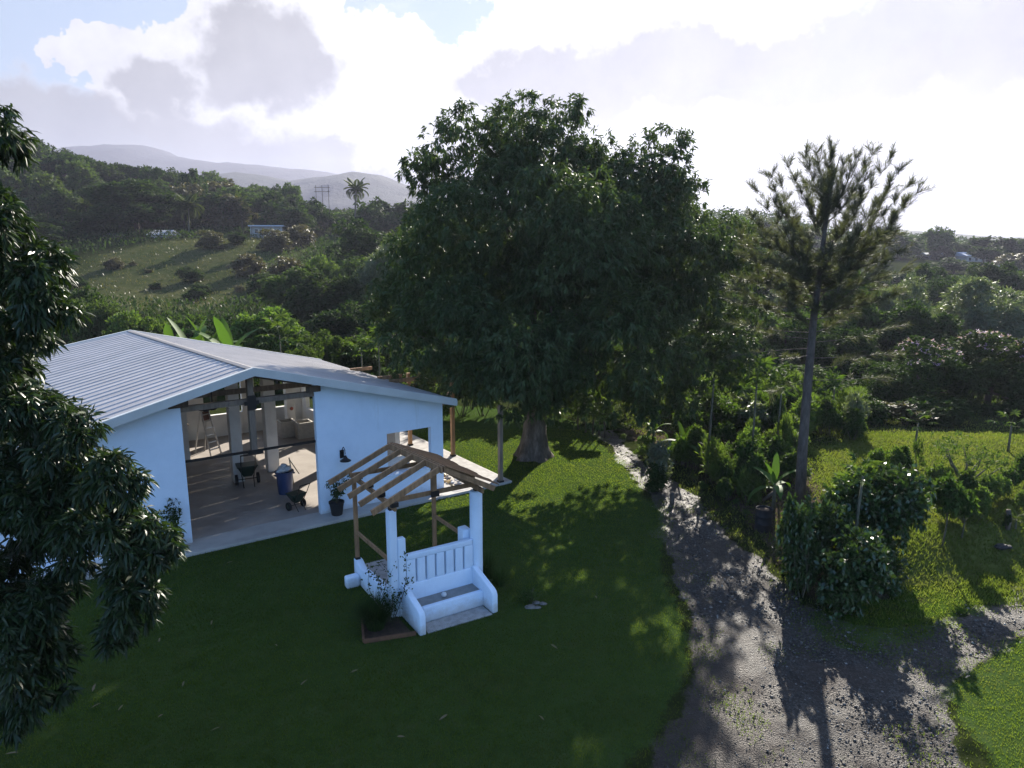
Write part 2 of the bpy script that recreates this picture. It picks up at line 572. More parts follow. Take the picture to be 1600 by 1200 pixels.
# ------------------------------------------------------------------ terrain
T_COLS = np.array([-1.6, -1.2, -.72, -.45, -.2, .0, .3, .5, .72, 1.2, 1.6])
T_ROWS = np.array([0., 38, 50, 70, 95, 150, 210, 280, 400, 600, 1000])
T_H = np.array([
    [0, 0, 0, 0, 0, 0, 0, 0, 0, 0, 0],
    [0, 0, 0, 0, 0, 0, -.1, -.5, -.6, -.6, -.6],
    [0, 0, -1, -1.2, -1, -.6, -.8, -2.0, -2.0, -2.0, -2.0],
    [-1, -1, -1, -1.6, -2, -2.2, -2.5, -3, -3, -3, -3],
    [2, 2, 1.2, .5, -.4, -2, -4, -4.5, -4.5, -4, -4],
    [14, 14, 12, 10, 8, 4, -1, -2, -2, -2, -2],
    [34, 34, 29, 20, 12, 8, 5, 4.0, 3.5, 3, 3],
    [48, 48, 40, 26, 13, 13, 14, 6, 4.5, 4, 4],
    [48, 48, 40, 28, 14, 20, 22, 10, 4, 4, 4],
    [30, 30, 24, 16, 10, 12, 14, 6, 2, 0, 0],
    [0, 0, 0, 0, 0, 0, 0, 0, 0, 0, 0]])


def sstep(x, a, b):
    t = np.clip((x - a) / (b - a), 0, 1)
    return t * t * (3 - 2 * t)


def ground_h(x, y):
    x = np.asarray(x, float); y = np.asarray(y, float)
    yy = np.maximum(y, 1.0)
    t = np.clip(x / yy, T_COLS[0], T_COLS[-1])
    dist = np.clip(y, 0, T_ROWS[-1])
    i = np.clip(np.searchsorted(T_ROWS, dist, side='right') - 1, 0, len(T_ROWS) - 2)
    j = np.clip(np.searchsorted(T_COLS, t, side='right') - 1, 0, len(T_COLS) - 2)
    fi = (dist - T_ROWS[i]) / (T_ROWS[i + 1] - T_ROWS[i]); fi = fi * fi * (3 - 2 * fi)
    fj = (t - T_COLS[j]) / (T_COLS[j + 1] - T_COLS[j]); fj = fj * fj * (3 - 2 * fj)
    h = (T_H[i, j] * (1 - fj) + T_H[i, j + 1] * fj) * (1 - fi) + (T_H[i + 1, j] * (1 - fj) + T_H[i + 1, j + 1] * fj) * fi
    # the nursery terrace behind its bank
    d = -(x - 8.6) * .40 + (y - 16.6) * .917
    h = h + .65 * sstep(d, 0.0, 1.9) * sstep(x, 8.3, 10.6) * (1 - sstep(y, 31, 37))
    h = h + .35 * (np.sin(x * .11 + 1.3) * np.sin(y * .09 + .4)) * sstep(y, 55, 90)
    return h


def gh(x, y):
    return float(ground_h(x, y))


def at(px, py, lift=0.0):
    """the point of the terrain seen at a pixel of the 1600 x 1200 photograph"""
    d = pixel_dir(px, py)
    lo = 2.0
    t = lo
    while t < 900:
        p = d * t
        if CAM_Z + p.z < gh(p.x, p.y) + lift: break
        lo = t
        t *= 1.03
    hi = t
    for _ in range(30):
        t = (lo + hi) / 2
        p = d * t
        if CAM_Z + p.z < gh(p.x, p.y) + lift: hi = t
        else: lo = t
    return Vector((p.x, p.y, gh(p.x, p.y)))


def at_y(px, py, Y):
    d = pixel_dir(px, py)
    p = d * (Y / d.y)
    return Vector((p.x, p.y, p.z + CAM_Z))


def poly_sd(x, y, poly):
    """signed distance to a polygon, positive inside"""
    P = np.array(poly, float)
    d2 = np.full(x.shape, 1e9); inside = np.zeros(x.shape, bool)
    for k in range(len(P)):
        a, b = P[k], P[(k + 1) % len(P)]
        e = b - a
        t = np.clip(((x - a[0]) * e[0] + (y - a[1]) * e[1]) / (e @ e), 0, 1)
        d2 = np.minimum(d2, (x - a[0] - t * e[0]) ** 2 + (y - a[1] - t * e[1]) ** 2)
        c = ((a[1] > y) != (b[1] > y))
        with np.errstate(divide='ignore', invalid='ignore'):
            xi = a[0] + (y - a[1]) * e[0] / (e[1] if e[1] != 0 else 1e-9)
        inside ^= c & (x < xi)
    d = np.sqrt(d2)
    return np.where(inside, d, -d)


def vnoise(x, y, s, seed=0):
    """smooth value noise"""
    r = np.random.default_rng(seed).random((257, 257))
    X, Y = x / s + 1000.3, y / s + 1000.7
    i, j = np.floor(X).astype(int), np.floor(Y).astype(int)
    u, v = X - i, Y - j
    u, v = u * u * (3 - 2 * u), v * v * (3 - 2 * v)
    g = lambda a, b: r[a % 256, b % 256]
    return (g(i, j) * (1 - u) + g(i + 1, j) * u) * (1 - v) + (g(i, j + 1) * (1 - u) + g(i + 1, j + 1) * u) * v


def fbm(x, y, s, seed=0, o=4):
    return sum(vnoise(x, y, s / 2 ** k, seed + k) * .5 ** k for k in range(o)) / (2 - .5 ** (o - 1))


def px_poly(pts):
    return [tuple(at(*p)[:2]) for p in pts]


DRIVE = px_poly([(925, 676), (965, 720), (1000, 765), (1028, 800), (1030, 850), (1040, 905), (1062, 960), (1075, 1030), (1055, 1110), (1010, 1190), (1000, 1199)]) + \
    [(1.0, 9.0), (.5, 6.0), (7.0, 6.0), (7.6, 9.4)] + \
    px_poly([(1530, 1190), (1500, 1120), (1490, 1075), (1560, 1030), (1598, 1000)]) + [(17.0, 16.0), (17.5, 18.6)] + \
    px_poly([(1598, 925), (1500, 955), (1400, 985), (1330, 975), (1260, 935), (1195, 890), (1150, 842), (1105, 792), (1038, 742), (990, 700), (955, 672)])
LAWN = px_poly([(925, 676), (965, 720), (1000, 765), (1028, 800), (1030, 850), (1040, 905), (1062, 960), (1068, 1030), (1030, 1110), (960, 1199)]) + \
    [(1.0, 9.0), (.5, 6.0), (-18, 6.0), (-18, 34.0), (-6, 40.0)] + px_poly([(800, 640), (880, 655)])
VERGE = px_poly([(1500, 1120), (1490, 1075), (1560, 1030), (1598, 1000)]) + [(26, 16), (26, 6), (8.4, 6), (8.3, 9.4)]   # mown grass right of the drive
WEDGE = px_poly([(1215, 960), (1330, 1010), (1480, 975), (1598, 930)]) + [(19, 20), (15.5, 18.9)] + px_poly([(1500, 905), (1390, 935), (1300, 940)])
FIELD = [(9.6, 18.2), (26, 12.5), (30, 30), (27, 33.5), (17, 33.5), (13, 29.5), (11.5, 25)]                               # nursery lawn
MULCH = px_poly([(960, 672), (1060, 722), (1130, 770), (1185, 830), (1260, 930), (1330, 975), (1400, 940), (1330, 850), (1290, 760), (1200, 690), (1080, 660)])
DIRT = px_poly([(1035, 900), (1070, 935), (1130, 1000), (1185, 1075), (1195, 1199), (1000, 1199), (1040, 1110), (1062, 1030)])
WET = px_poly([(1026, 778), (1060, 765), (1120, 775), (1185, 830), (1120, 885), (1072, 890), (1040, 880)])
PASTURE = [tuple(at(*p)[:2]) for p in ((70, 470), (110, 405), (230, 385), (320, 372), (430, 360), (510, 372), (470, 420), (400, 470), (330, 485), (200, 482))]


def ground_masks(x, y):
    wob = (fbm(x, y, 1.6, 5) - .5) * 1.1 + (fbm(x, y, .5, 15) - .5) * .7
    dr = poly_sd(x, y, DRIVE) + wob * .8
    lw = np.maximum(poly_sd(x, y, LAWN), poly_sd(x, y, VERGE)) + wob * .6
    wd = poly_sd(x, y, WEDGE) + wob * 1.4
    fi = poly_sd(x, y, FIELD) + wob * 1.2
    mu = poly_sd(x, y, MULCH) + wob
    we = poly_sd(x, y, WET) + wob * .8
    di = poly_sd(x, y, DIRT) + wob
    pa = poly_sd(x, y, PASTURE) + (fbm(x, y, 14, 9) - .5) * 16
    return dict(gravel=sstep(dr, -.25, .45), lawn=sstep(lw, -.7, .45), wedge=sstep(wd, -.5, .5), field=sstep(fi, -.8, .8),
                mulch=sstep(mu, -.6, .6), dirt=sstep(di, -.5, .5), wet=sstep(we, -.4, .5), pasture=sstep(pa, -6, 6))


def ground_material():
    a = Mat('ground_cover')
    v = a.pos()
    n1 = a.noise(v, .55, 6, .62); n2 = a.noise(v, 2.4, 6, .65); n3 = a.noise(v, 14, 5, .7); n4 = a.noise(v, 60, 3, .6)
    big = a.noise(v, .06, 5, .6)

    def mask(name, amp=.7, lo=.38, hi=.62):
        k = a.math('ADD', a.attr(name), a.math('MULTIPLY', a.math('SUBTRACT', n2, .5), amp))
        k = a.math('ADD', k, a.math('MULTIPLY', a.math('SUBTRACT', n3, .5), amp * .8))
        return a.step(k, lo, hi)
    # undergrowth and forest floor
    c = a.ramp(n2, [(.25, (0.01276, 0.0174, 0.00696)), (.5, (0.0232, 0.0319, 0.01044)), (.78, (0.0435, 0.0493, 0.0174))])
    c = a.mix(a.step(big, .35, .7), c, (0.029, 0.0348, 0.01276))
    past = a.ramp(a.math('ADD', a.math('MULTIPLY', n1, .5), a.math('MULTIPLY', a.noise(v, .13, 6, .65), .5)),
                  [(.3, (0.028, 0.043, 0.014)), (.5, (0.050, 0.058, 0.022)), (.7, (0.082, 0.078, 0.036))])
    c = a.mix(mask('pasture', .3), c, past)
    mul = a.ramp(n3, [(.25, (0.0261, 0.01856, 0.01334)), (.5, (0.058, 0.04524, 0.03364)), (.62, (0.0928, 0.0754, 0.058)), (.8, (0.1392, 0.116, 0.0928))])
    mul = a.mix(a.step(n2, .52, .7), mul, (0.0319, 0.0406, 0.01276))
    c = a.mix(mask('mulch'), c, mul)
    fld = a.ramp(n2, [(.25, (0.055, 0.072, 0.018)), (.55, (0.085, 0.10, 0.028)), (.8, (0.11, 0.11, 0.044))])
    c = a.mix(mask('field'), c, fld)
    grv = a.ramp(n3, [(.28, (.021, .0168, .0138)), (.45, (.041, .034, .029)), (.6, (.060, .0515, .044)), (.8, (.097, .086, .076))])
    cell = a.n('ShaderNodeTexVoronoi'); a.put(cell.inputs['Vector'], v); cell.inputs['Scale'].default_value = 26.0
    cs = a.n('ShaderNodeSeparateColor'); a.t.links.new(cell.outputs['Color'], cs.inputs[0])
    grv = a.mix(a.step(cs.outputs[0], .55, .95, 0, .75), grv, (.10, .093, .085))
    grv = a.mix(a.step(cs.outputs[1], .6, .95, 0, .7), grv, (.022, .021, .02))
    grv = a.mix(a.step(n1, .48, .68, 0, .75), grv, (0.0435, 0.03016, 0.02436))            # reddish soil between the stones
    grv = a.mix(a.step(a.noise(v, 1.1, 5, .7), .60, .74, 0, .7), grv, (0.029, 0.0435, 0.0116))  # thin weeds
    grv = a.mix(a.math('MULTIPLY', mask('dirt', .8), .8), grv, a.mix(n3, (.028, .021, .017), (.06, .048, .04)))
    gm = mask('gravel', .5)
    c = a.mix(gm, c, grv)
    lwn = a.ramp(n2, [(.25, (0.028, 0.050, 0.013)), (.55, (0.043, 0.072, 0.019)), (.8, (0.060, 0.070, 0.032))])
    lm = mask('lawn', .8)
    c = a.mix(lm, c, lwn)
    wdg = a.ramp(n2, [(.3, (0.0348, 0.0319, 0.0174)), (.5, (0.0406, 0.0696, 0.0116)), (.8, (0.058, 0.0928, 0.0145))])
    c = a.mix(mask('wedge', .9), c, wdg)
    wet = a.step(a.noise(v, .8, 5, .6), .47, .62)
    soak = a.math('MULTIPLY', a.attr('wet'), a.step(a.noise(v, 1.5, 5, .65), .46, .60))
    c = a.mix(a.math('MULTIPLY', soak, .6), c, (.022, .018, .015))
    ro = a.mix(gm, (.95, .95, .95), a.mix(wet, (.58, .58, .58), (.85, .85, .85)))
    ro = a.mix(soak, ro, (.26, .26, .26))
    ht = a.math('ADD', a.math('MULTIPLY', n3, .7), a.math('MULTIPLY', n4, .5))
    ht = a.math('ADD', ht, a.math('MULTIPLY', a.math('MULTIPLY', a.voronoi(v, 34.0), gm), .8))
    return a.pbr(c, ro, 0, a.bump(ht, .9, .05), a.math('MULTIPLY', gm, .25))


def grid_faces(nx, ny):
    i = np.arange((nx - 1) * (ny - 1))
    r, c = i // (nx - 1), i % (nx - 1)
    a = r * nx + c
    return np.stack([a, a + 1, a + nx + 1, a + nx], 1)


def set_masks(me, V):
    for k, arr in ground_masks(V[:, 0], V[:, 1]).items():
        at_ = me.attributes.new(k, 'FLOAT', 'POINT')
        at_.data.foreach_set('value', arr.astype(np.float32))


def build_ground():
    M['ground'] = ground_material()
    # wide terrain
    near = np.arange(-60, 61, 2.0)
    far = np.array([80, 100, 125, 150, 180, 215, 260, 310, 380, 460, 560, 700, 900, 1200, 1700, 2500, 3400])
    xs = np.concatenate([-far[::-1], near, far])
    ys = np.concatenate([-np.array([3400, 2000, 1000, 500, 200, 100, 50]), np.arange(-20, 120, 2.0), np.arange(120, 300, 4.0), np.arange(300, 620, 12.0), np.array([650, 720, 850, 1000, 1300, 1800, 2500, 3400])])
    X, Y = np.meshgrid(xs, ys)
    Z = ground_h(X, Y)
    inside = (X > -17) & (X < 27) & (Y > 7) & (Y < 46)
    Z = Z - np.where(inside, .12, .0)
    V = np.stack([X.ravel(), Y.ravel(), Z.ravel()], 1)
    me = np_mesh('terrain', V, grid_faces(len(xs), len(ys)), M['ground'], True)
    set_masks(me, V)
    tag(link('terrain', me), kind='structure')
    # detailed ground near the camera, split into lawn, drive and garden
    x = np.arange(-18, 28.01, .15); y = np.arange(6, 47.01, .15)
    X, Y = np.meshgrid(x, y)
    mk = ground_masks(X, Y)
    Z = ground_h(X, Y) + .004
    rough = (fbm(X, Y, .9, 21) - .5) * .10 + (fbm(X, Y, .35, 31) - .5) * .05
    Z = Z + rough * (mk['gravel'] * .8 + mk['mulch'] * 1.0 + .12) * (1 - mk['lawn'] * .8)
    Z = Z - .03 * mk['gravel'] * (1 - mk['lawn'])
    V = np.stack([X.ravel(), Y.ravel(), Z.ravel()], 1)
    F = grid_faces(len(x), len(y))
    c = F[:, 0]
    g, l = mk['gravel'].ravel()[c], mk['lawn'].ravel()[c]
    kind = np.where((l > .5), 0, np.where(g > .5, 1, 2))
    for k, nm in enumerate(('lawn', 'gravel_road', 'garden_ground')):
        f = F[kind == k]
        used, inv = np.unique(f, return_inverse=True)
        me = np_mesh(nm, V[used], inv.reshape(f.shape), M['ground'], True)
        set_masks(me, V[used])
        tag(link(nm, me), kind='structure')


build_ground()


def fine_z(x, y):
    return ground_h(x, y)


def blades(name, n, xlim, ylim, accept, mat, hgt, wid, power=1.6):
    """short grass: one bent triangle pair per blade, denser where it is seen larger"""
    m = n * 6
    x = rng.uniform(*xlim, m); y = rng.uniform(*ylim, m)
    d = np.hypot(x, y)
    ok = (np.abs(x) < .78 * y + 1.0)
    pr = accept(x, y) * np.clip((12 / d) ** power, 0, 1)
    ok &= rng.random(m) < pr
    x, y = x[ok][:n], y[ok][:n]
    k = len(x)
    z = ground_h(x, y)
    h = rng.uniform(*hgt, k) * (.6 + .8 * fbm(x, y, 1.2, 3)); w = rng.uniform(*wid, k) * np.clip(np.hypot(x, y) / 14, .8, 2)
    an = rng.uniform(0, 6.283, k); le = rng.uniform(.2, .9, k) * h; la = rng.uniform(0, 6.283, k)
    B = np.stack([x, y, z], 1)
    S = np.stack([np.cos(an) * w, np.sin(an) * w, np.zeros(k)], 1)
    Tp = B + np.stack([np.cos(la) * le, np.sin(la) * le, h], 1)
    V = np.stack([B - S, B + S, Tp], 1).reshape(-1, 3)
    me = np_mesh(name, V, np.arange(3 * k).reshape(-1, 3), mat)
    return tag(link(name, me), kind='stuff')


def lawn_accept(x, y):
    mk = ground_masks(x, y)
    edge = np.maximum(poly_sd(x, y, LAWN), poly_sd(x, y, VERGE)) + (fbm(x, y, .9, 83) - .5) * 1.6
    return np.clip(np.maximum(mk['lawn'] * .9, .55 * sstep(edge, -.55, .5)) + mk['wedge'] * .55 + (mk['gravel'] * (fbm(x, y, 1.1, 77) > .58)) * .22 + mk['dirt'] * (fbm(x, y, .8, 79) > .5) * .2, 0, 1)


def field_accept(x, y):
    mk = ground_masks(x, y)
    return np.clip(mk['field'] * .9 + mk['mulch'] * .12 + (1 - mk['gravel']) * (1 - mk['lawn']) * .25, 0, 1) * (1 - mk['lawn'])


SLAB_TEST = None
blades('grass', 230000, (-12, 14), (9.5, 34), lawn_accept, M['grass'], (.028, .055), (.006, .010))
blades('meadow_grass', 70000, (6, 27), (15, 44), field_accept, M['grass_dry'], (.05, .12), (.008, .014), 1.0)


def pebbles():
    n = 26000
    x = rng.uniform(0, 18, n * 7); y = rng.uniform(9.5, 32, n * 7)
    mk = ground_masks(x, y)
    d = np.hypot(x, y)
    ok = rng.random(n * 7) < np.clip(mk['gravel'] * (1 - mk['lawn']) * (1 - .85 * mk['dirt']) + .15 * mk['mulch'], 0, 1) * np.clip((13 / d) ** 1.5, 0, 1) * (.25 + 1.2 * fbm(x, y, 1.5, 41))
    x, y = x[ok][:n], y[ok][:n]; k = len(x)
    s = (.011 + .030 * rng.random(k) ** 5) * np.clip(np.hypot(x, y) / 15, .8, 1.5)
    base = np.array([[1, 0, 0], [0, 1, 0], [-1, 0, 0], [0, -1, 0], [0, 0, .7], [0, 0, -.7]])
    V = base[None] * s[:, None, None] * rng.uniform(.6, 1.35, (k, 6, 3))
    a = rng.uniform(0, 6.28, k); ca, sa = np.cos(a)[:, None], np.sin(a)[:, None]
    V = np.stack([V[..., 0] * ca - V[..., 1] * sa, V[..., 0] * sa + V[..., 1] * ca, V[..., 2]], -1)
    V += np.stack([x, y, ground_h(x, y) - .022 + s * .1], 1)[:, None]
    t = np.array([[0, 1, 4], [1, 2, 4], [2, 3, 4], [3, 0, 4], [1, 0, 5], [2, 1, 5], [3, 2, 5], [0, 3, 5]])
    F = (t[None] + 6 * np.arange(k)[:, None, None]).reshape(-1, 3)
    a = Mat('gravel_stone')
    c = a.ramp(a.island(), [(0, (.035, .031, .027)), (.6, (.07, .063, .056)), (.93, (.115, .107, .098)), (1, (.24, .23, .215))])
    tag(link('gravel', np_mesh('gravel', V.reshape(-1, 3), F, a.pbr(c, .6, 0, None, .4))), kind='stuff')


pebbles()


def puddle(pts, name='puddle'):
    w = [at(*p) for p in pts]
    cx = sum(p.x for p in w) / len(w); cyy = sum(p.y for p in w) / len(w)
    n = 40
    vs = []
    for k in range(n):
        a = 6.283 * k / n
        r = 1 + .22 * math.sin(3 * a + cx) + .14 * math.sin(5 * a + cyy * 2) + random.uniform(-.06, .06)
        sx = (max(p.x for p in w) - min(p.x for p in w)) / 2; sy = (max(p.y for p in w) - min(p.y for p in w)) / 2
        vs.append((cx + sx * r * math.cos(a), cyy + sy * r * math.sin(a), gh(cx, cyy) - .006))
    me = bpy.data.meshes.new(name); me.from_pydata(vs, [], [tuple(range(n))])
    if 'water' not in M:
        a = Mat('muddy_water'); v = a.pos()
        M['water'] = a.pbr((.05, .043, .035), a.math('MULTIPLY_ADD', a.noise(v, 3, 4), .3, .2), 0, a.bump(a.noise(v, 9, 3), .25, .02), .5)
    me.materials.append(M['water'])
    tag(link(name, me), kind='structure')


puddle([(1502, 1056), (1538, 1072)])
puddle([(1046, 862), (1064, 868)])


def far_mountains():
    def ridge(name, pts, Y, depth, cc, seed):
        a = Mat(name + '_forest'); v = a.pos()
        c = a.mix(a.step(a.noise(v, .012, 6, .65), .3, .7), tuple(x * .6 for x in cc), cc)
        mat = a.pbr(c, .95, 0, a.bump(a.noise(v, .03, 6, .7), .8, 12), .1)
        P = [at_y(px, py, Y) for px, py in pts]
        xs = np.linspace(P[0].x, P[-1].x, 150)
        top = np.interp(xs, [p.x for p in P], [p.z for p in P])
        js = np.linspace(-1, 1, 40)
        X, J = np.meshgrid(xs, js)
        prof = np.cos(np.abs(J) * math.pi / 2) ** 1.15
        Z = top[None] * prof
        Z = Z + (fbm(X, J * depth, 260, seed, 5) - .5) * np.minimum(top[None], 90) * (1 - prof) * 1.6 + (fbm(X, J * depth, 45, seed + 9, 4) - .5) * 12 * (top[None] > 30)
        Yy = Y + J * depth
        V = np.stack([X.ravel(), Yy.ravel(), np.maximum(Z, -2).ravel()], 1)
        tag(link(name, np_mesh(name, V, grid_faces(150, 40), mat, True)), kind='structure')
    ridge('mountain', [(-900, 330), (-400, 300), (-100, 262), (60, 246), (110, 236), (200, 229), (245, 231), (275, 246), (350, 256), (430, 262), (500, 268), (545, 276), (600, 300), (680, 340), (760, 372)], 2500, 900, (.035, .04, .045), 3)
    ridge('hill', [(-300, 360), (100, 330), (250, 300), (330, 282), (390, 272), (430, 276), (470, 286), (520, 278), (560, 270), (600, 277), (640, 292), (700, 312), (800, 330), (950, 350), (1040, 366)], 1500, 500, (.04, .048, .042), 8)
    ridge('hill', [(1280, 372), (1380, 361), (1420, 362), (1455, 365), (1520, 372), (1650, 370), (1900, 365), (2300, 374)], 1400, 350, (.05, .07, .03), 14)


far_mountains()

# ------------------------------------------------------------------ the white open-sided hall
B_ROT = R(34.6)
BO = Vector((0.0, 25.91, 0.0))


def b_world(a, b, z):
    c, s = math.cos(B_ROT), math.sin(B_ROT)
    return Vector((BO.x + a * c - b * s, BO.y + a * s + b * c, z))


SK = .085                                  # the side walls run slightly out of square


def roof_z_front(a):
    return 5.25 - .26 * abs(a + 9.2)


RIDGE = ((-9.2, .25, 5.28), (-10.9, 13.6, 5.20))
EAVE_R = ((-2.25, .25, 3.46), (-2.40, 13.6, 3.12))
EAVE_L = ((-16.6, .25, 3.30), (-18.0, 13.6, 3.85))


def lerp3(p, q, t):
    return Vector(p).lerp(Vector(q), t)


def build_hall():
    h = empty('open_hall', BO, B_ROT, 'white open-sided hall with a low pitched ribbed metal roof', 'building')
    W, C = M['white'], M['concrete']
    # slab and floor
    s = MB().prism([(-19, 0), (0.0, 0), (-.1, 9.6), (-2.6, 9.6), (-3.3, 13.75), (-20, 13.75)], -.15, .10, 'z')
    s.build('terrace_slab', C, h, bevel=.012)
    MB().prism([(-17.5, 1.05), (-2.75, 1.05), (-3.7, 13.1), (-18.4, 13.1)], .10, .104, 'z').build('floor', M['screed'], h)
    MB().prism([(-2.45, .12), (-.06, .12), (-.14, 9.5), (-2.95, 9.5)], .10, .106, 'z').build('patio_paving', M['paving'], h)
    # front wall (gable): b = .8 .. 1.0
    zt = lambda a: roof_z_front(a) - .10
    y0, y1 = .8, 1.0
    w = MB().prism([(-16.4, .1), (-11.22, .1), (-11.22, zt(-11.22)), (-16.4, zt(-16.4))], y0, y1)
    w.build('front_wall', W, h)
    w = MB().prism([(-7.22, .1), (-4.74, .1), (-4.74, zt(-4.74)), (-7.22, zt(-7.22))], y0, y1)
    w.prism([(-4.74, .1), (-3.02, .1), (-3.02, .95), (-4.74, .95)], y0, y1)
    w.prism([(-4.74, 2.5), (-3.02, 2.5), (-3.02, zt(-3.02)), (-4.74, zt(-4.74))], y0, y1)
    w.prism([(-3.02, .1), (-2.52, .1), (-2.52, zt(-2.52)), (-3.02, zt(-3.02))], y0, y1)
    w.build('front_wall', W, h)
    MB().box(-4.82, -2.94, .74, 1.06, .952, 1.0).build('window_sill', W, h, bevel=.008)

    def side(a0, b):
        return a0 - SK * (b - .8)

    def wall_run(name, a0, th, segs):
        """segments (b0, b1, z0, z1) of a side wall"""
        m = MB()
        for (b0, b1, z0, z1) in segs:
            A0, A1 = side(a0, b0), side(a0, b1)
            m.hexa([(A0, b0, z0), (A1, b1, z0), (A1 - th, b1, z0), (A0 - th, b0, z0)][::-1], [(A0, b0, z1), (A1, b1, z1), (A1 - th, b1, z1), (A0 - th, b0, z1)][::-1])
        return m.build(name, M['plaster'], h)
    wall_run('side_wall', -2.52, .2, [(1.002, 1.35, .1, 3.2), (3.9, 4.6, .1, 3.2), (4.602, 6.6, .1, 1.05), (6.602, 7.2, .1, 3.15), (7.202, 10.2, .1, 1.05), (10.202, 10.8, .1, 3.05),
                                      (10.802, 12.5, .1, 1.05), (12.502, 13.0, .1, 3.0), (1.352, 3.898, 2.62, 3.2)])
    wall_run('side_wall', -16.2, .2, [(1.002, 13.0, .1, 3.2)])
    # back wall with openings
    m = MB()
    for (a0, a1, z0, z1) in ((-17.3, -9.0, .1, 3.9), (-9.0, -8.3, .1, 4.6), (-8.298, -6.6, .1, 1.15), (-6.598, -6.0, .1, 4.0), (-5.998, -4.2, .1, 1.15), (-4.198, -3.5, .1, 3.4)):
        m.box(a0, a1, 13.002, 13.2, z0, z1)
    m.build('back_wall', M['plaster'], h)
    # columns
    for (a, b, wd, z) in ((-8.62, 5.9, .40, 4.6), (-7.15, 6.5, .44, 4.3), (-9.85, 9.6, .4, 4.75), (-11.6, 11.4, .5, 4.4), (-4.6, 12.2, .4, 3.5)):
        MB().box(a - wd / 2, a + wd / 2, b - wd / 2, b + wd / 2, .105, z).build('column', M['plaster'], h, bevel=.015)

    # roof: every ribbed sheet is a part
    def sheets(E, n):
        for i in range(n):
            t0, t1 = i / n + .0006, (i + 1) / n - .0006
            m = MB()
            R0, R1 = lerp3(*RIDGE, t0), lerp3(*RIDGE, t1)
            E0, E1 = lerp3(*E, t0), lerp3(*E, t1)
            prof = []
            for k in range(2):                                   # two trapezoid ribs to a sheet
                c = (k + .5) / 2
                for (dt, z) in ((-.249, 0), (-.075, 0), (-.045, .028), (.045, .028), (.075, 0)):
                    prof.append((c + dt, z))
            prof.append((1.0, 0))
            vs, fs = [], []
            for q in (0.0, .5, 1.0):
                for (c, z) in prof:
                    p = R0.lerp(R1, c).lerp(E0.lerp(E1, c), q)
                    vs.append((p.x, p.y, p.z + z + .02))
            k = len(prof)
            for r in range(2):
                fs += [(r * k + j, r * k + j + 1, (r + 1) * k + j + 1, (r + 1) * k + j) for j in range(k - 1)]
            low = len(vs)                                         # underside
            for p in (R0, R1, E1, E0): vs.append((p.x, p.y, p.z + .012))
            fs.append((low, low + 1, low + 2, low + 3))
            m.add(vs, fs).build('roof_sheet', M['roof'], h)
    sheets(EAVE_R, 15); sheets(EAVE_L, 15)
    # ridge cap, rake flashing and eave trim
    m = MB()
    for s_ in (EAVE_R, EAVE_L):
        A = [lerp3(RIDGE[i], s_[i], .0) + Vector((0, 0, .068)) for i in (0, 1)]
        Bq = [lerp3(RIDGE[i], s_[i], .018) + Vector((0, 0, .068)) for i in (0, 1)]
        m.add([A[0], A[1], Bq[1], Bq[0]], [(0, 1, 2, 3)])
    m.build('ridge_cap', M['ridge'], h)
    for E in (EAVE_R, EAVE_L):
        for i, off in ((0, -.02), (1, .02)):
            p, q = Vector(RIDGE[i]), Vector(E[i])
            m = MB()
            d = Vector((0, 0, 1))
            m.hexa([p + Vector((0, off, -.17)), q + Vector((0, off, -.17)), q + Vector((0, off - .03, -.17)), p + Vector((0, off - .03, -.17))],
                   [p + Vector((0, off, .085)), q + Vector((0, off, .085)), q + Vector((0, off - .03, .085)), p + Vector((0, off - .03, .085))])
            m.hexa([p + Vector((0, off + .002, .075)), q + Vector((0, off + .002, .075)), q + Vector((0, off + .14, .07)), p + Vector((0, off + .14, .07))],
                   [p + Vector((0, off + .002, .088)), q + Vector((0, off + .002, .088)), q + Vector((0, off + .14, .083)), p + Vector((0, off + .14, .083))])
            m.build('roof_trim', M['trim'], h)
        p, q = Vector(E[0]), Vector(E[1])
        o = Vector((.03 if E is EAVE_R else -.03, 0, -.06))
        MB().beam(p + o, q + o, .04, .16).build('gutter', M['trim'], h)
    # trusses
    for j, b in enumerate((.92, 4.4, 7.8, 11.2)):
        t = (b - .25) / 13.35
        rp = lerp3(*RIDGE, t); er = lerp3(*EAVE_R, t); el = lerp3(*EAVE_L, t)
        dz = Vector((0, 0, -.17))
        tw = M['wood_dark']
        el2 = rp.lerp(el, .93); er2 = rp.lerp(er, .93)
        if j == 0:
            el2 = rp.lerp(el, .275); er2 = rp.lerp(er, .285)
        MB().beam(rp + dz, er2 + dz, .10, .20).build('rafter', tw, h)
        MB().beam(rp + dz, el2 + dz, .10, .20).build('rafter', tw, h)
        if j == 0:
            MB().beam((-11.25, .92, 4.22), (-7.15, .92, 4.22), .14, .17).build('tie_beam', M['wood_grey'], h)
            MB().box(-9.29, -9.11, .80, 1.02, 2.52, 5.05).build('king_post', M['wood_grey'], h, bevel=.01)
            MB().box(-9.42, -8.98, .76, .80, 4.12, 4.24).box(-9.33, -9.07, .755, .758, 3.96, 4.42).build('bracket', M['iron'], h)
            MB().box(-9.42, -8.96, .72, .80, 2.54, 2.68).build('bracket', M['iron'], h)
            MB().beam((-11.20, .9, 2.62), (-7.24, .9, 2.62), .05, .075).build('rail', M['iron'], h)
            MB().box(-11.55, -11.0, .72, .80, 4.30, 4.50).build('corbel', tw, h, bevel=.02)
            MB().box(-7.5, -7.02, .72, .80, 4.30, 4.50).build('corbel', tw, h, bevel=.02)
        else:
            MB().beam(rp.lerp(el, .5) + Vector((0, 0, -.45)), rp.lerp(er, .5) + Vector((0, 0, -.45)), .1, .18).build('tie_beam', M['wood_grey'], h)
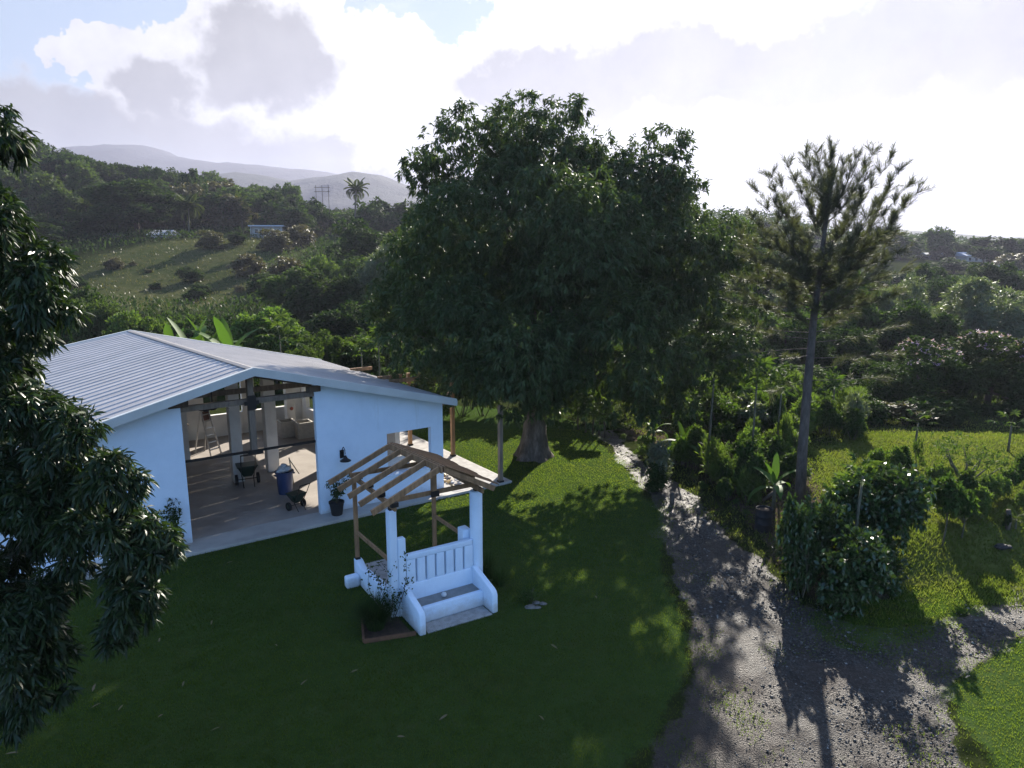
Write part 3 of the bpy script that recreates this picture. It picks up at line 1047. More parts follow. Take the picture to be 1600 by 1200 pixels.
    for E in (EAVE_R, EAVE_L):
        for q in (.02, .17, .33, .5, .67, .83, .97):
            p0 = lerp3(RIDGE[0], E[0], q); p1 = lerp3(RIDGE[1], E[1], q)
            dz = Vector((0, .1, -.045))
            MB().beam(p0 + dz, p1 + Vector((0, -.1, -.045)), .06, .09).build('purlin', M['wood_dark'], h)
    # purlin ends that stick out past the right eave (future pergola)
    for (b, ln) in ((8.7, .55), (5.8, .6), (4.7, .9)):
        t = (b - .25) / 13.35
        e = lerp3(*EAVE_R, t)
        MB().beam((e.x - .5, b, e.z + .16), (e.x + ln, b, e.z + .16), .08, .15).build('outrigger', M['wood'], h)
    return h


hall = build_hall()


def b_empty(name, a, b, z, label, cat, group=None, rz=0.0):
    return empty(name, b_world(a, b, z), B_ROT + rz, label, cat, group)


def hall_things():
    # wall lamp
    t = b_empty('wall_lamp', -6.40, .8, 1.95, 'black barn-style lamp on a curved arm on the white front wall', 'lamp')
    MB().box(-.07, .07, -.04, -.002, -.02, .26).build('mounting_plate', M['black'], t, bevel=.006)
    MB().tube([(0, -.03, .18), (0, -.10, .34), (.0, -.2, .40), (.0, -.30, .33), (.0, -.32, .18)], .014, 6).build('arm', M['black'], t, 'all')
    MB().lathe([(.03, .20), (.05, .16), (.08, .10), (.19, .02), (.185, .01), (.06, .08)], 16, (0, -.32, -.06)).build('lamp_shade', M['black'], t, True)
    # ladder
    t = b_empty('stepladder', -8.55, 9.9, .104, 'aluminium stepladder standing open on the hall floor', 'ladder', rz=R(28))
    Hh = 1.95
    for s in (-1, 1):
        MB().beam((s * .27, -.0, 0), (s * .17, .50, Hh), .03, .075).build('rail', M['steel'], t)
        MB().beam((s * .25, 1.0, 0), (s * .17, .58, Hh - .08), .025, .05).build('rear_leg', M['steel'], t)
    for k in range(6):
        f = (k + .9) / 6.6
        wd = .27 - .10 * f
        MB().box(-wd + .016, wd - .016, .5 * f - .04, .5 * f + .05, f * Hh, f * Hh + .03).build('step', M['steel'], t)
    MB().box(-.19, .19, .44, .64, Hh - .02, Hh + .05).build('top_cap', simple('brown_cap', (.11, .05, .04)), t, bevel=.01)
    MB().box(-.18, .18, .46, .475, Hh - .46, Hh - .06).build('label_panel', simple('rust_panel', (.13, .06, .045)), t)
    # dark tool by the ladder
    t = b_empty('pressure_sprayer', -7.95, 9.3, .104, 'small dark sprayer standing at the foot of the stepladder', 'sprayer')
    MB().lathe([(.14, 0), (.16, .06), (.16, .42), (.10, .52), (.05, .55)], 14).build('tank', M['black'], t, True)
    MB().tube([(0, 0, .54), (0, 0, .66)], .02, 6).tube([(-.14, 0, .67), (.14, 0, .67)], .018, 6).build('handle', M['black'], t)
    MB().tube([(.12, 0, .40), (.30, .05, .45), (.36, .05, .2), (.26, 0, .02)], .012, 5).build('hose', M['rubber'], t)

    # push spreaders
    def spreader(a, b, sc, mat, label, rz):
        t = b_empty('push_spreader', a, b, .104, label, 'spreader', 'push spreaders on the hall floor', rz)
        t.scale = (sc, sc, sc)
        m = MB()
        m.hexa([(-.12, -.12, .28), (.12, -.12, .28), (.12, .12, .28), (-.12, .12, .28)], [(-.28, -.24, .60), (.28, -.24, .60), (.28, .24, .60), (-.28, .24, .60)])
        m.box(-.30, .30, -.26, .26, .60, .63)
        m.build('hopper', mat, t, bevel=.01)
        for s in (-1, 1):
            w = link('wheel', MB().tube([(s * .27, .05, .16), (s * .34, .05, .16)], .16, 18).mesh('wheel', M['rubber'], True), t)
            MB().tube([(s * .262, .05, .16), (s * .348, .05, .16)], .075, 12).build('rim', mat, w)
            MB().tube([(s * .16, -.1, .30), (s * .15, -.34, .0)], .014, 6).build('leg', M['black'], t)
            MB().tube([(s * .17, -.15, .30), (s * .20, -.42, .74), (s * .20, -.62, 1.08)], .015, 6).build('handle_bar', M['black'], t, 'all')
        MB().tube([(-.27, .05, .16), (.27, .05, .16)], .014, 6).build('axle', M['black'], t)
        MB().tube([(-.22, -.62, 1.08), (.22, -.62, 1.08)], .02, 6).build('grip', M['black'], t)
        return t
    spreader(-7.72, 1.75, .92, M['green_plastic'], 'small dark push spreader in the patch of sun by the doorway', R(15))
    spreader(-8.42, 5.3, 1.25, M['green_plastic'], 'large dark green push spreader in front of the white columns', R(-8))
    # blue bin with bags and a stick
    t = b_empty('bin', -7.55, 3.55, .104, 'blue plastic bin with rubbish bags showing above its rim', 'bin')
    MB().lathe([(.24, 0), (.25, .02), (.30, .78), (.34, .79), (.34, .84), (.30, .84), (.285, .80), (.23, .06)], 20).build('body', M['blue'], t, True)
    for s in (-1, 1):
        MB().box(s * .33 - .03, s * .33 + .03, -.09, .09, .70, .74).build('handle', M['blue'], t)
    m = MB()
    for (x, y, z, r) in ((-.08, .02, .90, .20), (.10, -.05, .92, .17), (.02, .10, 1.0, .14), (-.20, -.02, .86, .12)):
        m.rock((x, y, z), r, (1, 1, .8), 9)
    o = m.build('rubbish_bag', M['bag'], None, 'all')
    o.location = b_world(-7.55, 3.55, .104); o.rotation_euler = (0, 0, B_ROT)
    tag(o, 'crumpled translucent rubbish bags stuffed into the blue bin', 'bag')
    o = MB().beam((.28, -.05, .3), (.20, .06, 1.28), .03, .03).beam((.18, -.0, 1.25), (.48, -.1, .66), .02, .035).build('wooden_stick', simple('pale_wood', (.42, .34, .22)), None)
    o.location = b_world(-7.53, 3.55, .104); o.rotation_euler = (0, 0, B_ROT)
    tag(o, 'pale wooden sticks leaning against the blue bin', 'stick')
    # tubs by the right wall
    for k, (a, b) in enumerate(((-5.05, 11.35), (-4.45, 10.75))):
        t = b_empty('planter_tub', a, b, .104, ('square concrete tub standing against the far corner column', 'square concrete tub nearest the right-hand wall inside the hall')[k], 'tub', 'concrete tubs on the hall floor')
        m = MB()
        for (x0, x1, y0, y1) in ((-.36, .36, -.36, -.29), (-.36, .36, .29, .36), (-.36, -.29, -.288, .288), (.29, .36, -.288, .288)):
            m.box(x0, x1, y0, y1, 0, .74)
        m.box(-.288, .288, -.288, .288, .02, .06)
        m.build('tub_wall', M['tub'], t)
        MB().box(-.286, .286, -.286, .286, .062, .58).build('soil', M['soil'], t)
    # cabinet
    t = b_empty('counter', -9.75, 12.45, .104, 'white counter with a dark top against the back wall', 'counter')
    MB().box(-.55, .55, -.3, .3, 0, .92).build('body', M['plaster'], t, bevel=.01)
    MB().box(-.6, .6, -.33, .33, .922, .99).build('top', M['wood_dark'], t, bevel=.008)
    # red fitting
    o = MB().lathe([(.06, -.04), (.085, 0), (.06, .04)], 14).build('fire_bell', M['red'], None, True)
    o.rotation_euler = (R(90), 0, B_ROT); o.location = b_world(-4.6, 11.9, 1.25)
    tag(o, 'small red round fitting on the far white column', 'fitting')
    # ceiling fan
    t = b_empty('ceiling_fan', -9.9, 3.0, 3.72, 'dark ceiling fan hanging under the hall roof', 'fan')
    MB().tube([(0, 0, .08), (0, 0, 1.12)], .02, 8).build('rod', M['black'], t)
    MB().lathe([(.06, .12), (.14, .08), (.14, -.06), (.06, -.10)], 14).build('motor', M['black'], t, True)
    for k in range(5):
        a = 6.283 * k / 5 + .3
        c, s = math.cos(a), math.sin(a)
        MB().hexa([(c * .13 - s * .05, s * .13 + c * .05, -.02), (c * .62 - s * .08, s * .62 + c * .08, -.02), (c * .62 + s * .08, s * .62 - c * .08, .02), (c * .13 + s * .05, s * .13 - c * .05, .02)],
                  [(c * .13 - s * .05, s * .13 + c * .05, -.008), (c * .62 - s * .08, s * .62 + c * .08, -.008), (c * .62 + s * .08, s * .62 - c * .08, .032), (c * .13 + s * .05, s * .13 - c * .05, .032)]).build('blade', M['black'], t)
    # things seen through the side window
    t = b_empty('cushion', -3.75, 1.85, .104, 'pale grey cushioned seat seen through the side window', 'seat')
    MB().box(-.5, .5, -.35, .35, 0, .42).build('base', M['black'], t, bevel=.02)
    MB().box(-.52, .52, -.37, .37, .422, .62).build('seat_cushion', M['bag'], t, bevel=.07, seg=3)
    MB().hexa([(-.5, .20, .63), (.5, .20, .63), (.5, .36, .63), (-.5, .36, .63)], [(-.5, .30, 1.05), (.5, .30, 1.05), (.5, .44, 1.05), (-.5, .44, 1.05)]).build('back_cushion', M['bag'], t, bevel=.05, seg=3)
    # pergola posts and beam right of the hall
    for (x, y), ht, lab in ((at(708, 716)[:2], 3.3, 'middle pergola post, beside the hall corner'), (at(782, 757)[:2], 3.0, 'nearest pergola post, at the corner of the terrace'), (b_world(-1.0, 6.6, 0)[:2], 3.3, 'farthest pergola post, seen through the side window')):
        t = empty('pergola_post', (x, y, .106), B_ROT, 'square timber ' + lab, 'post', 'timber pergola posts on the terrace edge')
        MB().box(-.075, .075, -.075, .075, 0, ht).build('shaft', M['wood'] if ht > 3.1 else M['wood_grey'], t, bevel=.008)
        MB().box(-.10, .10, -.10, .10, .0, .07).build('base_plate', M['iron'], t)
    o = MB().beam(b_world(-2.50, 1.35, 2.85), b_world(.15, 4.6, 3.02), .08, .17).build('pergola_beam', M['wood'])
    tag(o, 'timber beam running from the hall corner into the mango tree', 'beam')
    # stones heaped on the terrace
    for k in range(30):
        a = random.uniform(-2.25, -1.35); b = random.uniform(.5, 2.0)
        r = random.uniform(.07, .14)
        o = MB().rock((0, 0, 0), r, (1.2, .8, .55), 8).build('stone', M['pale_stone'] if k % 3 else simple('ochre_stone', (.34, .24, .12)), None, False)
        o.location = b_world(a, b, .112 + r * .35 + (.12 if k > 18 else 0)); o.rotation_euler = (random.uniform(-.3, .3), random.uniform(-.3, .3), random.random() * 6)
        tag(o, 'loose pale stone in the heap on the terrace by the hall corner', 'stone', 'stones heaped on the terrace')


hall_things()

# ------------------------------------------------------------------ the half-built garden shelter with its bench
G_ROT = R(32.0)
GO = Vector((-2.13, 15.66, 0.0))


def g_world(u, v, z):
    c, s = math.cos(G_ROT), math.sin(G_ROT)
    return Vector((GO.x + u * c - v * s, GO.y + u * s + v * c, z))


def build_shelter():
    t = empty('garden_shelter', GO, G_ROT, 'half-built garden shelter with white masonry bench and bare timber rafters', 'shelter')
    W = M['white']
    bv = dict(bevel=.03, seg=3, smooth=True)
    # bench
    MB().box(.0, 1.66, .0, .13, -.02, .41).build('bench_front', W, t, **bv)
    MB().box(.0, 1.66, .132, .585, .0, .365).build('bench_seat', M['grey_seat'], t)
    # arms: wall ends that round over at the front
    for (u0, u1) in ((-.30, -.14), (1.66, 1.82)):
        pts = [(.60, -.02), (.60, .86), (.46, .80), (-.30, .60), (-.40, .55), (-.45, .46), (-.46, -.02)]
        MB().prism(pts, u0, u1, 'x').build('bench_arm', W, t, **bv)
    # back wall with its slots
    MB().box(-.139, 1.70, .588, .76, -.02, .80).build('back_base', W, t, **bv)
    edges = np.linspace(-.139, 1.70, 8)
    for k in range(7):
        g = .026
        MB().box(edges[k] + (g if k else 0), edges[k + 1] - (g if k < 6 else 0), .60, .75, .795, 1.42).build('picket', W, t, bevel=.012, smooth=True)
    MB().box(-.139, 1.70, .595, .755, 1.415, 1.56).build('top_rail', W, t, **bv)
    # columns
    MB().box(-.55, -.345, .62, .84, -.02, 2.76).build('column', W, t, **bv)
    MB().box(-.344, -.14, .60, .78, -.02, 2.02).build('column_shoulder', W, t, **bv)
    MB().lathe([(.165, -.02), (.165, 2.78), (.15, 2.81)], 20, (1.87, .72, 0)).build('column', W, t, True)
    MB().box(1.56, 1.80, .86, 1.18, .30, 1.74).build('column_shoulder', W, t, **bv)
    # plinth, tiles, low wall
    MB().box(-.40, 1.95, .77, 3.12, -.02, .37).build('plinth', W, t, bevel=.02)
    for i in range(6):
        for j in range(6):
            a0 = -.38 + i * .385; b0 = 1.16 + j * .325
            MB().box(a0 + .006, a0 + .379, b0 + .006, b0 + .319, .372, .386 + random.uniform(0, .004)).build('floor_tile', M['tile'], t)
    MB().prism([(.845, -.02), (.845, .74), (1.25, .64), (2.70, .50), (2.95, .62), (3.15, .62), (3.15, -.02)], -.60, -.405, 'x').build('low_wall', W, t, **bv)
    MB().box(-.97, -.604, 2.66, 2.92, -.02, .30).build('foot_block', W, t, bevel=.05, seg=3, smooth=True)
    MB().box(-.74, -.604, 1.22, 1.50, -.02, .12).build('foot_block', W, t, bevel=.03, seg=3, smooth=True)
    # timber
    wd = M['wood']
    MB().box(-.58, -.48, 2.98, 3.08, .62, 2.86).build('post', wd, t, bevel=.006)
    MB().box(1.70, 1.80, 2.92, 3.02, .372, 2.86).build('post', wd, t, bevel=.006)
    MB().beam((-.53, 2.98, 1.40), (-.47, .84, 1.42), .05, .10).build('side_rail', wd, t)
    MB().beam((1.75, 2.92, 1.40), (1.75, 1.18, 1.44), .05, .10).build('side_rail', wd, t)
    for (u, v, z) in ((-.45, .73, 2.76), (1.87, .72, 2.81)):
        MB().box(u - .05, u + .05, v - .055, v + .055, z, z + .24).build('bracket', M['iron'], t)
    for (u, v, z) in ((-.53, 3.03, .622), (1.75, 2.97, .374)):
        MB().box(u - .065, u + .065, v - .065, v + .065, z, z + .06).build('bracket', M['iron'], t)
    # eave plates and ties
    MB().beam((-.50, .30, 2.93), (-.53, 3.30, 2.93), .06, .12).build('eave_plate', wd, t)
    MB().beam((1.84, .30, 2.93), (1.77, 3.30, 2.93), .06, .12).build('eave_plate', wd, t)
    MB().beam((-.62, .69, 3.0), (1.98, .69, 3.0), .05, .11).build('tie_beam', wd, t)
    MB().beam((-.62, 3.03, 3.0), (1.9, 3.0, 3.0), .05, .11).build('tie_beam', wd, t)
    MB().box(.60, .72, .60, .72, 2.94, 3.58).build('king_post', wd, t, bevel=.006)
    MB().box(.55, .77, .565, .60, 2.92, 3.06).build('bracket', M['iron'], t)
    # ridge boards
    zr0, zr1 = 3.74, 3.52
    MB().beam((.62, .10, zr0), (.62, 3.45, zr1), .04, .16).build('ridge_board', wd, t)
    MB().beam((.70, .10, zr0), (.70, 3.45, zr1), .04, .16).build('ridge_board', wd, t)
    vs = (.20, 1.0, 1.78, 2.55, 3.32)
    for k, v in enumerate(vs):
        z = zr0 + (zr1 - zr0) * (v - .1) / 3.35
        el = 3.03 - .05 * k + .02
        MB().beam((.598, v, z + .01), (-1.12, v, el - .06), .055, .14).build('rafter', wd, t)
        if k < 4:
            MB().box(-.62, -.44, v - .045 + .09, v + .045 + .09, 2.99, 3.10).build('hurricane_tie', M['iron'], t)
    for v in (.18, 1.2, 2.2, 3.3):
        z = zr0 + (zr1 - zr0) * (v - .1) / 3.35
        MB().beam((.724, v, z - .02), (2.10, v, 2.98), .055, .13).build('rafter', wd, t)
    # boarding on the far slope, boards of uneven length
    n = 24
    for k in range(n):
        v0 = .12 + k * (3.34 / n); v1 = .12 + (k + 1) * (3.34 / n) - .006
        z = zr0 + (zr1 - zr0) * (k / n)
        q = 1.0 + random.uniform(-.02, .02) - (.05 * ((k // 4) % 2))
        e = (.735 + 1.47 * q, 3.03 + (1 - q) * .5 - .10 * k / n)
        th = .022 + random.uniform(0, .004)
        MB().hexa([(.735, v0, z + .055), (e[0], v0, e[1] + .045), (e[0], v1, e[1] + .045), (.735, v1, z + .055)],
                  [(.735, v0, z + .055 + th), (e[0], v0, e[1] + .045 + th), (e[0], v1, e[1] + .045 + th), (.735, v1, z + .055 + th)]).build('plank', M['plank'], t)
    # the paved strip in front and the bed beside
    o = MB().prism([(-.10, -.46), (1.62, -.52), (1.62, -.03), (-.10, -.03)], .0, .035, 'z').build('step_slab', M['tile'], None, bevel=.01)
    o.location = GO; o.rotation_euler = (0, 0, G_ROT)
    tag(o, 'dark stone strip in the grass in front of the white bench', 'slab')
    b = empty('plant_bed', GO, G_ROT, 'rusty edged plant bed left of the white bench', 'plant bed')
    MB().prism([(-1.50, -.02), (-.42, -.30), (-.42, .95), (-1.2, .9)], .0, .03, 'z').build('soil', M['soil'], b)
    MB().beam((-1.52, -.05, .05), (-.36, -.36, .05), .05, .10).beam((-1.52, -.03, .05), (-1.22, .9, .05), .05, .10).build('edging', M['brown_edge'], b)
    # grey ball lamp on the seat
    o = MB().lathe([(.02, .0), (.055, .02), (.07, .06), (.055, .10), (.02, .12)], 14).build('metal_ball', M['bag'], None, 'all')
    o.location = g_world(.72, .33, .366)
    tag(o, 'small pale metal ball lying on the grey bench seat', 'ball')
    return t


build_shelter()

# ------------------------------------------------------------------ foliage engine
def unit(v):
    return v / np.maximum(np.linalg.norm(v, axis=-1, keepdims=True), 1e-9)


def rand_dirs(n):
    return unit(rng.normal(size=(n, 3)))


def kites(P, D, L, Wd, fold=False, droop=0.0):
    """leaves: P base, D direction, L length, Wd width"""
    n = len(P)
    Nn = rand_dirs(n) + np.array([0, 0, .8])
    S = unit(np.cross(D, Nn)) * Wd[:, None] * .5
    L3 = L[:, None]
    dz = np.zeros((n, 3)); dz[:, 2] = -1
    if not fold:
        mid = P + D * L3 * .45
        tip = P + D * L3 + dz * L3 * droop
        V = np.stack([P, mid + S, tip, mid - S], 1).reshape(-1, 3)
        return V, np.arange(4 * n).reshape(-1, 4)
    up = unit(np.cross(S, D))
    a = P + D * L3 * .30 + dz * L3 * droop * .08
    b = P + D * L3 * .68 + dz * L3 * droop * .42
    tip = P + D * L3 + dz * L3 * droop
    k = up * Wd[:, None] * .16
    V = np.stack([P, a + S * .92 + k, a - S * .92 + k, b + S * .8 + k, b - S * .8 + k, tip], 1).reshape(-1, 3)
    base = 6 * np.arange(n)[:, None]
    F = np.concatenate([base + np.array([[0, 2, 4, 3]]) * 0 + np.array([[0, 2, 1, 1]]), base + np.array([[1, 2, 4, 3]]), base + np.array([[3, 4, 5, 5]])], 0)
    return V, F


def fold_mesh(name, V, n, mat):
    base = 6 * np.arange(n)[:, None]
    tri = np.concatenate([base + np.array([[0, 2, 1]]), base + np.array([[1, 2, 4]]), base + np.array([[1, 4, 3]]), base + np.array([[3, 4, 5]])], 0)
    return np_mesh(name, V, tri, mat, True)


def bumpy(lobes, sub=7, frac=.42, seed=0):
    """splits each lobe into smaller ones so the crown is lumpy"""
    r = np.random.default_rng(seed)
    out = []
    for (x, y, z, rx, ry, rz) in lobes:
        for d in unit(r.normal(size=(sub, 3)) + np.array([0, 0, .25])):
            s = frac * r.uniform(.75, 1.2)
            out.append((x + d[0] * rx * .72, y + d[1] * ry * .72, z + d[2] * rz * .72, rx * s, ry * s, rz * s))
    return out


def crown_points(lobes, n, shell=.25, low=-.75):
    """cluster centres and outward directions near the surfaces of the lobes"""
    Lb = np.array(lobes)
    w = (Lb[:, 3] * Lb[:, 4] + Lb[:, 3] * Lb[:, 5]); w /= w.sum()
    i = rng.choice(len(Lb), n, p=w)
    d = rand_dirs(n)
    flip = (d[:, 2] < low)
    d[flip, 2] *= -1
    f = 1 - np.abs(rng.normal(0, shell, n))
    return Lb[i, :3] + d * Lb[i, 3:] * f[:, None], unit(d / Lb[i, 3:])


def rosettes(C, O, k, L, Wd, droop, spread=.9, jitter=.35):
    n = len(C)
    P = np.repeat(C, k, 0) + rng.normal(0, 1, (n * k, 3)) * jitter * L * .5
    D = unit(rand_dirs(n * k) * spread + np.repeat(O, k, 0) * .7 + np.array([0, 0, -droop]))
    l = L * rng.uniform(.6, 1.15, n * k)
    return P, D, l, Wd * rng.uniform(.7, 1.2, n * k)


def crown_mesh(name, lobes, n, k, L, Wd, mat, droop=.5, shell=.25, low=-.75, spread=.9, tip=.12):
    C, O = crown_points(lobes, n, shell, low)
    P, D, l, w = rosettes(C, O, k, L, Wd, droop, spread)
    V, F = kites(P, D, l, w, False, tip)
    return np_mesh(name, V, F, mat)


def limb(m, p0, p1, r0, r1, bend=.15, n=6, segs=5):
    p0, p1 = Vector(p0), Vector(p1)
    L = (p1 - p0).length
    off = Vector((random.uniform(-1, 1), random.uniform(-1, 1), random.uniform(-.3, .6))) * L * bend
    pts = [p0.lerp(p1, i / segs) + off * math.sin(math.pi * i / segs) for i in range(segs + 1)]
    m.tube(pts, [r0 + (r1 - r0) * i / segs for i in range(segs + 1)], n)
    return pts


# ------------------------------------------------------------------ the big mango tree in the middle
def big_mango():
    B = at(833, 714)
    t = empty('mango_tree', B, 0, 'huge dome-shaped mango tree on the lawn beside the hall', 'tree')
    spec = [(850, 228, 90, .2), (735, 250, 80, -.4), (790, 190, 45, 0), (880, 185, 40, .3), (1035, 262, 62, .8), (1040, 335, 70, 0), (962, 300, 72, .8), (978, 282, 46, .4), (918, 244, 46, .5),
            (690, 320, 62, 0), (665, 270, 38, .2), (655, 430, 80, 0), (622, 462, 50, .6), (640, 545, 64, .8), (600, 450, 30, 1), (610, 500, 40, 1),
            (760, 370, 120, -2.5), (880, 390, 130, -3.4), (1000, 420, 115, -2.6), (1080, 400, 70, -1), (1140, 420, 48, .6), (1150, 370, 36, .8), (1100, 592, 56, -.6), (1062, 632, 42, -1.2), (1140, 520, 48, .2), (828, 622, 42, -2.6), (880, 628, 48, -2.2), (930, 655, 38, -2), (1020, 370, 90, .5), (860, 300, 90, -.5), (780, 290, 80, -.6), (840, 440, 110, 0), (840, 360, 110, .5), (788, 650, 24, -3.6), (864, 655, 26, -.6), (740, 450, 90, 0), (940, 460, 100, .2), (1040, 450, 80, .5), (1160, 480, 34, .8),
            (1080, 510, 88, -1.2), (1125, 560, 55, 0), (960, 530, 115, -3.6), (830, 525, 118, -4.0), (720, 520, 100, -2.6), (700, 440, 85, -1.5), (900, 450, 110, -4.4),
            (1050, 600, 55, -1.6), (970, 610, 62, -2.2), (880, 600, 66, -3.0), (785, 615, 42, -3.8), (835, 575, 70, -3.6), (800, 545, 70, -3.8), (875, 560, 66, -3.7), (850, 612, 40, -3.4), (760, 580, 50, -3.4), (700, 580, 55, -2), (1000, 650, 34, -2.2), (650, 590, 40, 0), (930, 640, 34, -1.5),
            (850, 330, 150, 3.4), (960, 430, 150, 4.0), (720, 430, 120, 3.6), (1060, 480, 90, 3.2), (840, 500, 120, 4.5), (650, 500, 70, 3.5)]
    lobes = []
    for (px, py, r, dy) in spec:
        Y = B.y + dy
        p = at_y(px, py, Y) - B
        rr = r * Y / FPX
        lobes.append((p.x, p.y, p.z, rr, rr * 1.0, rr * .92))
    lb = bumpy(lobes, 9, .45, 5)
    lb = [l for l in lb if l[2] - l[5] > (1.9 if l[1] < .5 else 3.0 + .2 * l[1])]
    me = crown_mesh('crown', lb, 23500, 12, .25, .066, M['mango'], .75, .22, -.8, .9, .2)
    link('crown', me, t)
    m = MB()
    # buttressed trunk
    n = 20
    prof = [(0, .86), (.25, .70), (.6, .58), (1.1, .50), (1.7, .47), (2.5, .50), (3.4, .46)]
    vs, fs = [], []
    for (z, r) in prof:
        for k in range(n):
            a = 6.283 * k / n
            f = 1 + (.20 * math.sin(5 * a + .7) + .08 * math.sin(9 * a)) * max(.25, 1 - z / 1.6)
            vs.append((r * f * math.cos(a) + .04 * z, r * f * math.sin(a), z - .08))
    for i in range(len(prof) - 1):
        fs += [(i * n + k, i * n + (k + 1) % n, (i + 1) * n + (k + 1) % n, (i + 1) * n + k) for k in range(n)]
    m.add(vs, fs)
    m.build('trunk', M['bark'], t, 'all')
    for (x, y, z, r) in ((-3.8, -.6, 6.5, .20), (3.6, -.4, 6.3, .21), (-1.2, .6, 9.8, .24), (1.6, 1.2, 9.0, .22), (.5, -2.8, 6.5, .2), (-1.5, 3.0, 6.0, .2), (2.2, 3.2, 6.2, .18), (5.6, -.8, 4.9, .12), (-5, .5, 5.2, .12)):
        mm = MB()
        pts = limb(mm, (.12, 0, 2.9), (x, y, z), r, r * .3, .12, 8, 7)
        for q in range(3):
            p = pts[3 + q]
            limb(mm, p, p + Vector((random.uniform(-1.6, 1.6) + x * .2, random.uniform(-1.6, 1.6) + y * .2, random.uniform(.4, 1.8))), r * .42, r * .12, .15, 6, 4)
        mm.build('limb', M['bark'], t, 'all')


big_mango()


# ------------------------------------------------------------------ the mango tree close by on the left
def near_mango():
    B = Vector((-10.6, 10.2, 0))
    t = empty('mango_tree', B, 0, 'near mango tree cut by the left edge of the photo with long drooping leaves', 'tree')
    spec = [(-40, 215, 60, 9.8), (-5, 190, 26, 9.6), (-48, 320, 50, 9.8), (20, 420, 62, 9.6), (62, 452, 38, 9.4), (50, 512, 40, 9.6), (-30, 520, 90, 10.2), (5, 360, 40, 9.5), (80, 492, 32, 9.3), (5, 540, 30, 9.6),
            (30, 700, 95, 9.4), (118, 694, 56, 9.2), (178, 752, 50, 9.2), (8, 600, 40, 9.5), (-25, 565, 60, 9.8), (42, 640, 42, 9.4), (195, 828, 50, 9.0), (225, 870, 42, 8.9), (255, 850, 26, 8.9), (160, 840, 70, 9.3), (60, 820, 90, 9.8),
            (175, 930, 62, 8.8), (215, 940, 36, 8.8), (40, 960, 75, 9.2), (45, 1050, 66, 8.7), (75, 1090, 36, 8.6), (15, 1110, 40, 8.6), (-30, 690, 80, 10.2), (-20, 790, 95, 9.9), (-10, 900, 85, 9.7), (60, 790, 70, 9.5), (110, 790, 60, 9.4), (-20, 1000, 80, 9.6), (115, 900, 40, 9.4), (185, 985, 30, 8.8)]
    lobes = []
    for (px, py, r, Y) in spec:
        p = at_y(px, py, Y) - B
        rr = r * Y / FPX
        lobes.append((p.x, p.y, p.z, rr, rr * 1.1, rr))
    lb = bumpy(lobes, 6, .46, 8)
    C, O = crown_points(lb, 8600, .30, -.85)
    P, D, l, w = rosettes(C, O, 11, .175, .036, .75, .95, .25)
    V, _ = kites(P, D, l, w, True, .28)
    n = len(P)
    # the three hundred leaves that show largest are parts of their own
    X = (P + np.array(B)) - np.array([0, 0, CAM_Z])
    dep = X[:, 1] * math.cos(PITCH) - X[:, 2] * math.sin(PITCH)
    upc = X[:, 1] * math.sin(PITCH) + X[:, 2] * math.cos(PITCH)
    sx, sy = X[:, 0] / dep, upc / dep
    vis = (np.abs(sx) < .72) & (np.abs(sy) < .54)
    sc = np.where(vis, l / dep + rng.random(n) * .004, -1)
    idx = np.argsort(-sc)
    big, rest = idx[:300], idx[300:]
    V6 = V.reshape(n, 6, 3)
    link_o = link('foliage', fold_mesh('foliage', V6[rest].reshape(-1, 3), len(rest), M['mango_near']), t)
    tag(link_o, kind='stuff')
    # a leaf drawn along its own axis, so the parts share a few meshes
    protos = []
    for q in range(6):
        v, _ = kites(np.zeros((1, 3)), np.array([[1., 0, 0]]), np.array([1.0]), np.array([.22 + .02 * q]), True, .0)
        v = np.array([[0, 0, 0], [.30, .10, .02], [.30, -.10, .02], [.68, .085, -.02 - .02 * q], [.68, -.085, -.02 - .02 * q], [1, 0, -.10 - .03 * q]])
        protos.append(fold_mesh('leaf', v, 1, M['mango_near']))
    for k, i in enumerate(big):
        o = link('leaf', protos[k % 6], t)
        d = Vector(D[i])
        o.location = P[i]
        qd = d.to_track_quat('X', 'Z')
        o.rotation_euler = qd.to_euler()
        o.rotation_euler.rotate_axis('X', random.uniform(-.9, .9))
        o.scale = (float(l[i]),) * 3
    m = MB()
    m.tube([(0, 0, -.1), (.1, 0, 1.5), (.05, .1, 3.2)], [.36, .30, .26], 12)
    m.build('trunk', M['bark'], t, 'all')
    for lobe in lobes[1:16:3]:
        mm = MB()
        limb(mm, (.05, .1, 2.6), tuple(q * .8 for q in lobe[:3]), .10, .02, .12, 6, 6)
        mm.build('limb', M['bark'], t, 'all')


near_mango()


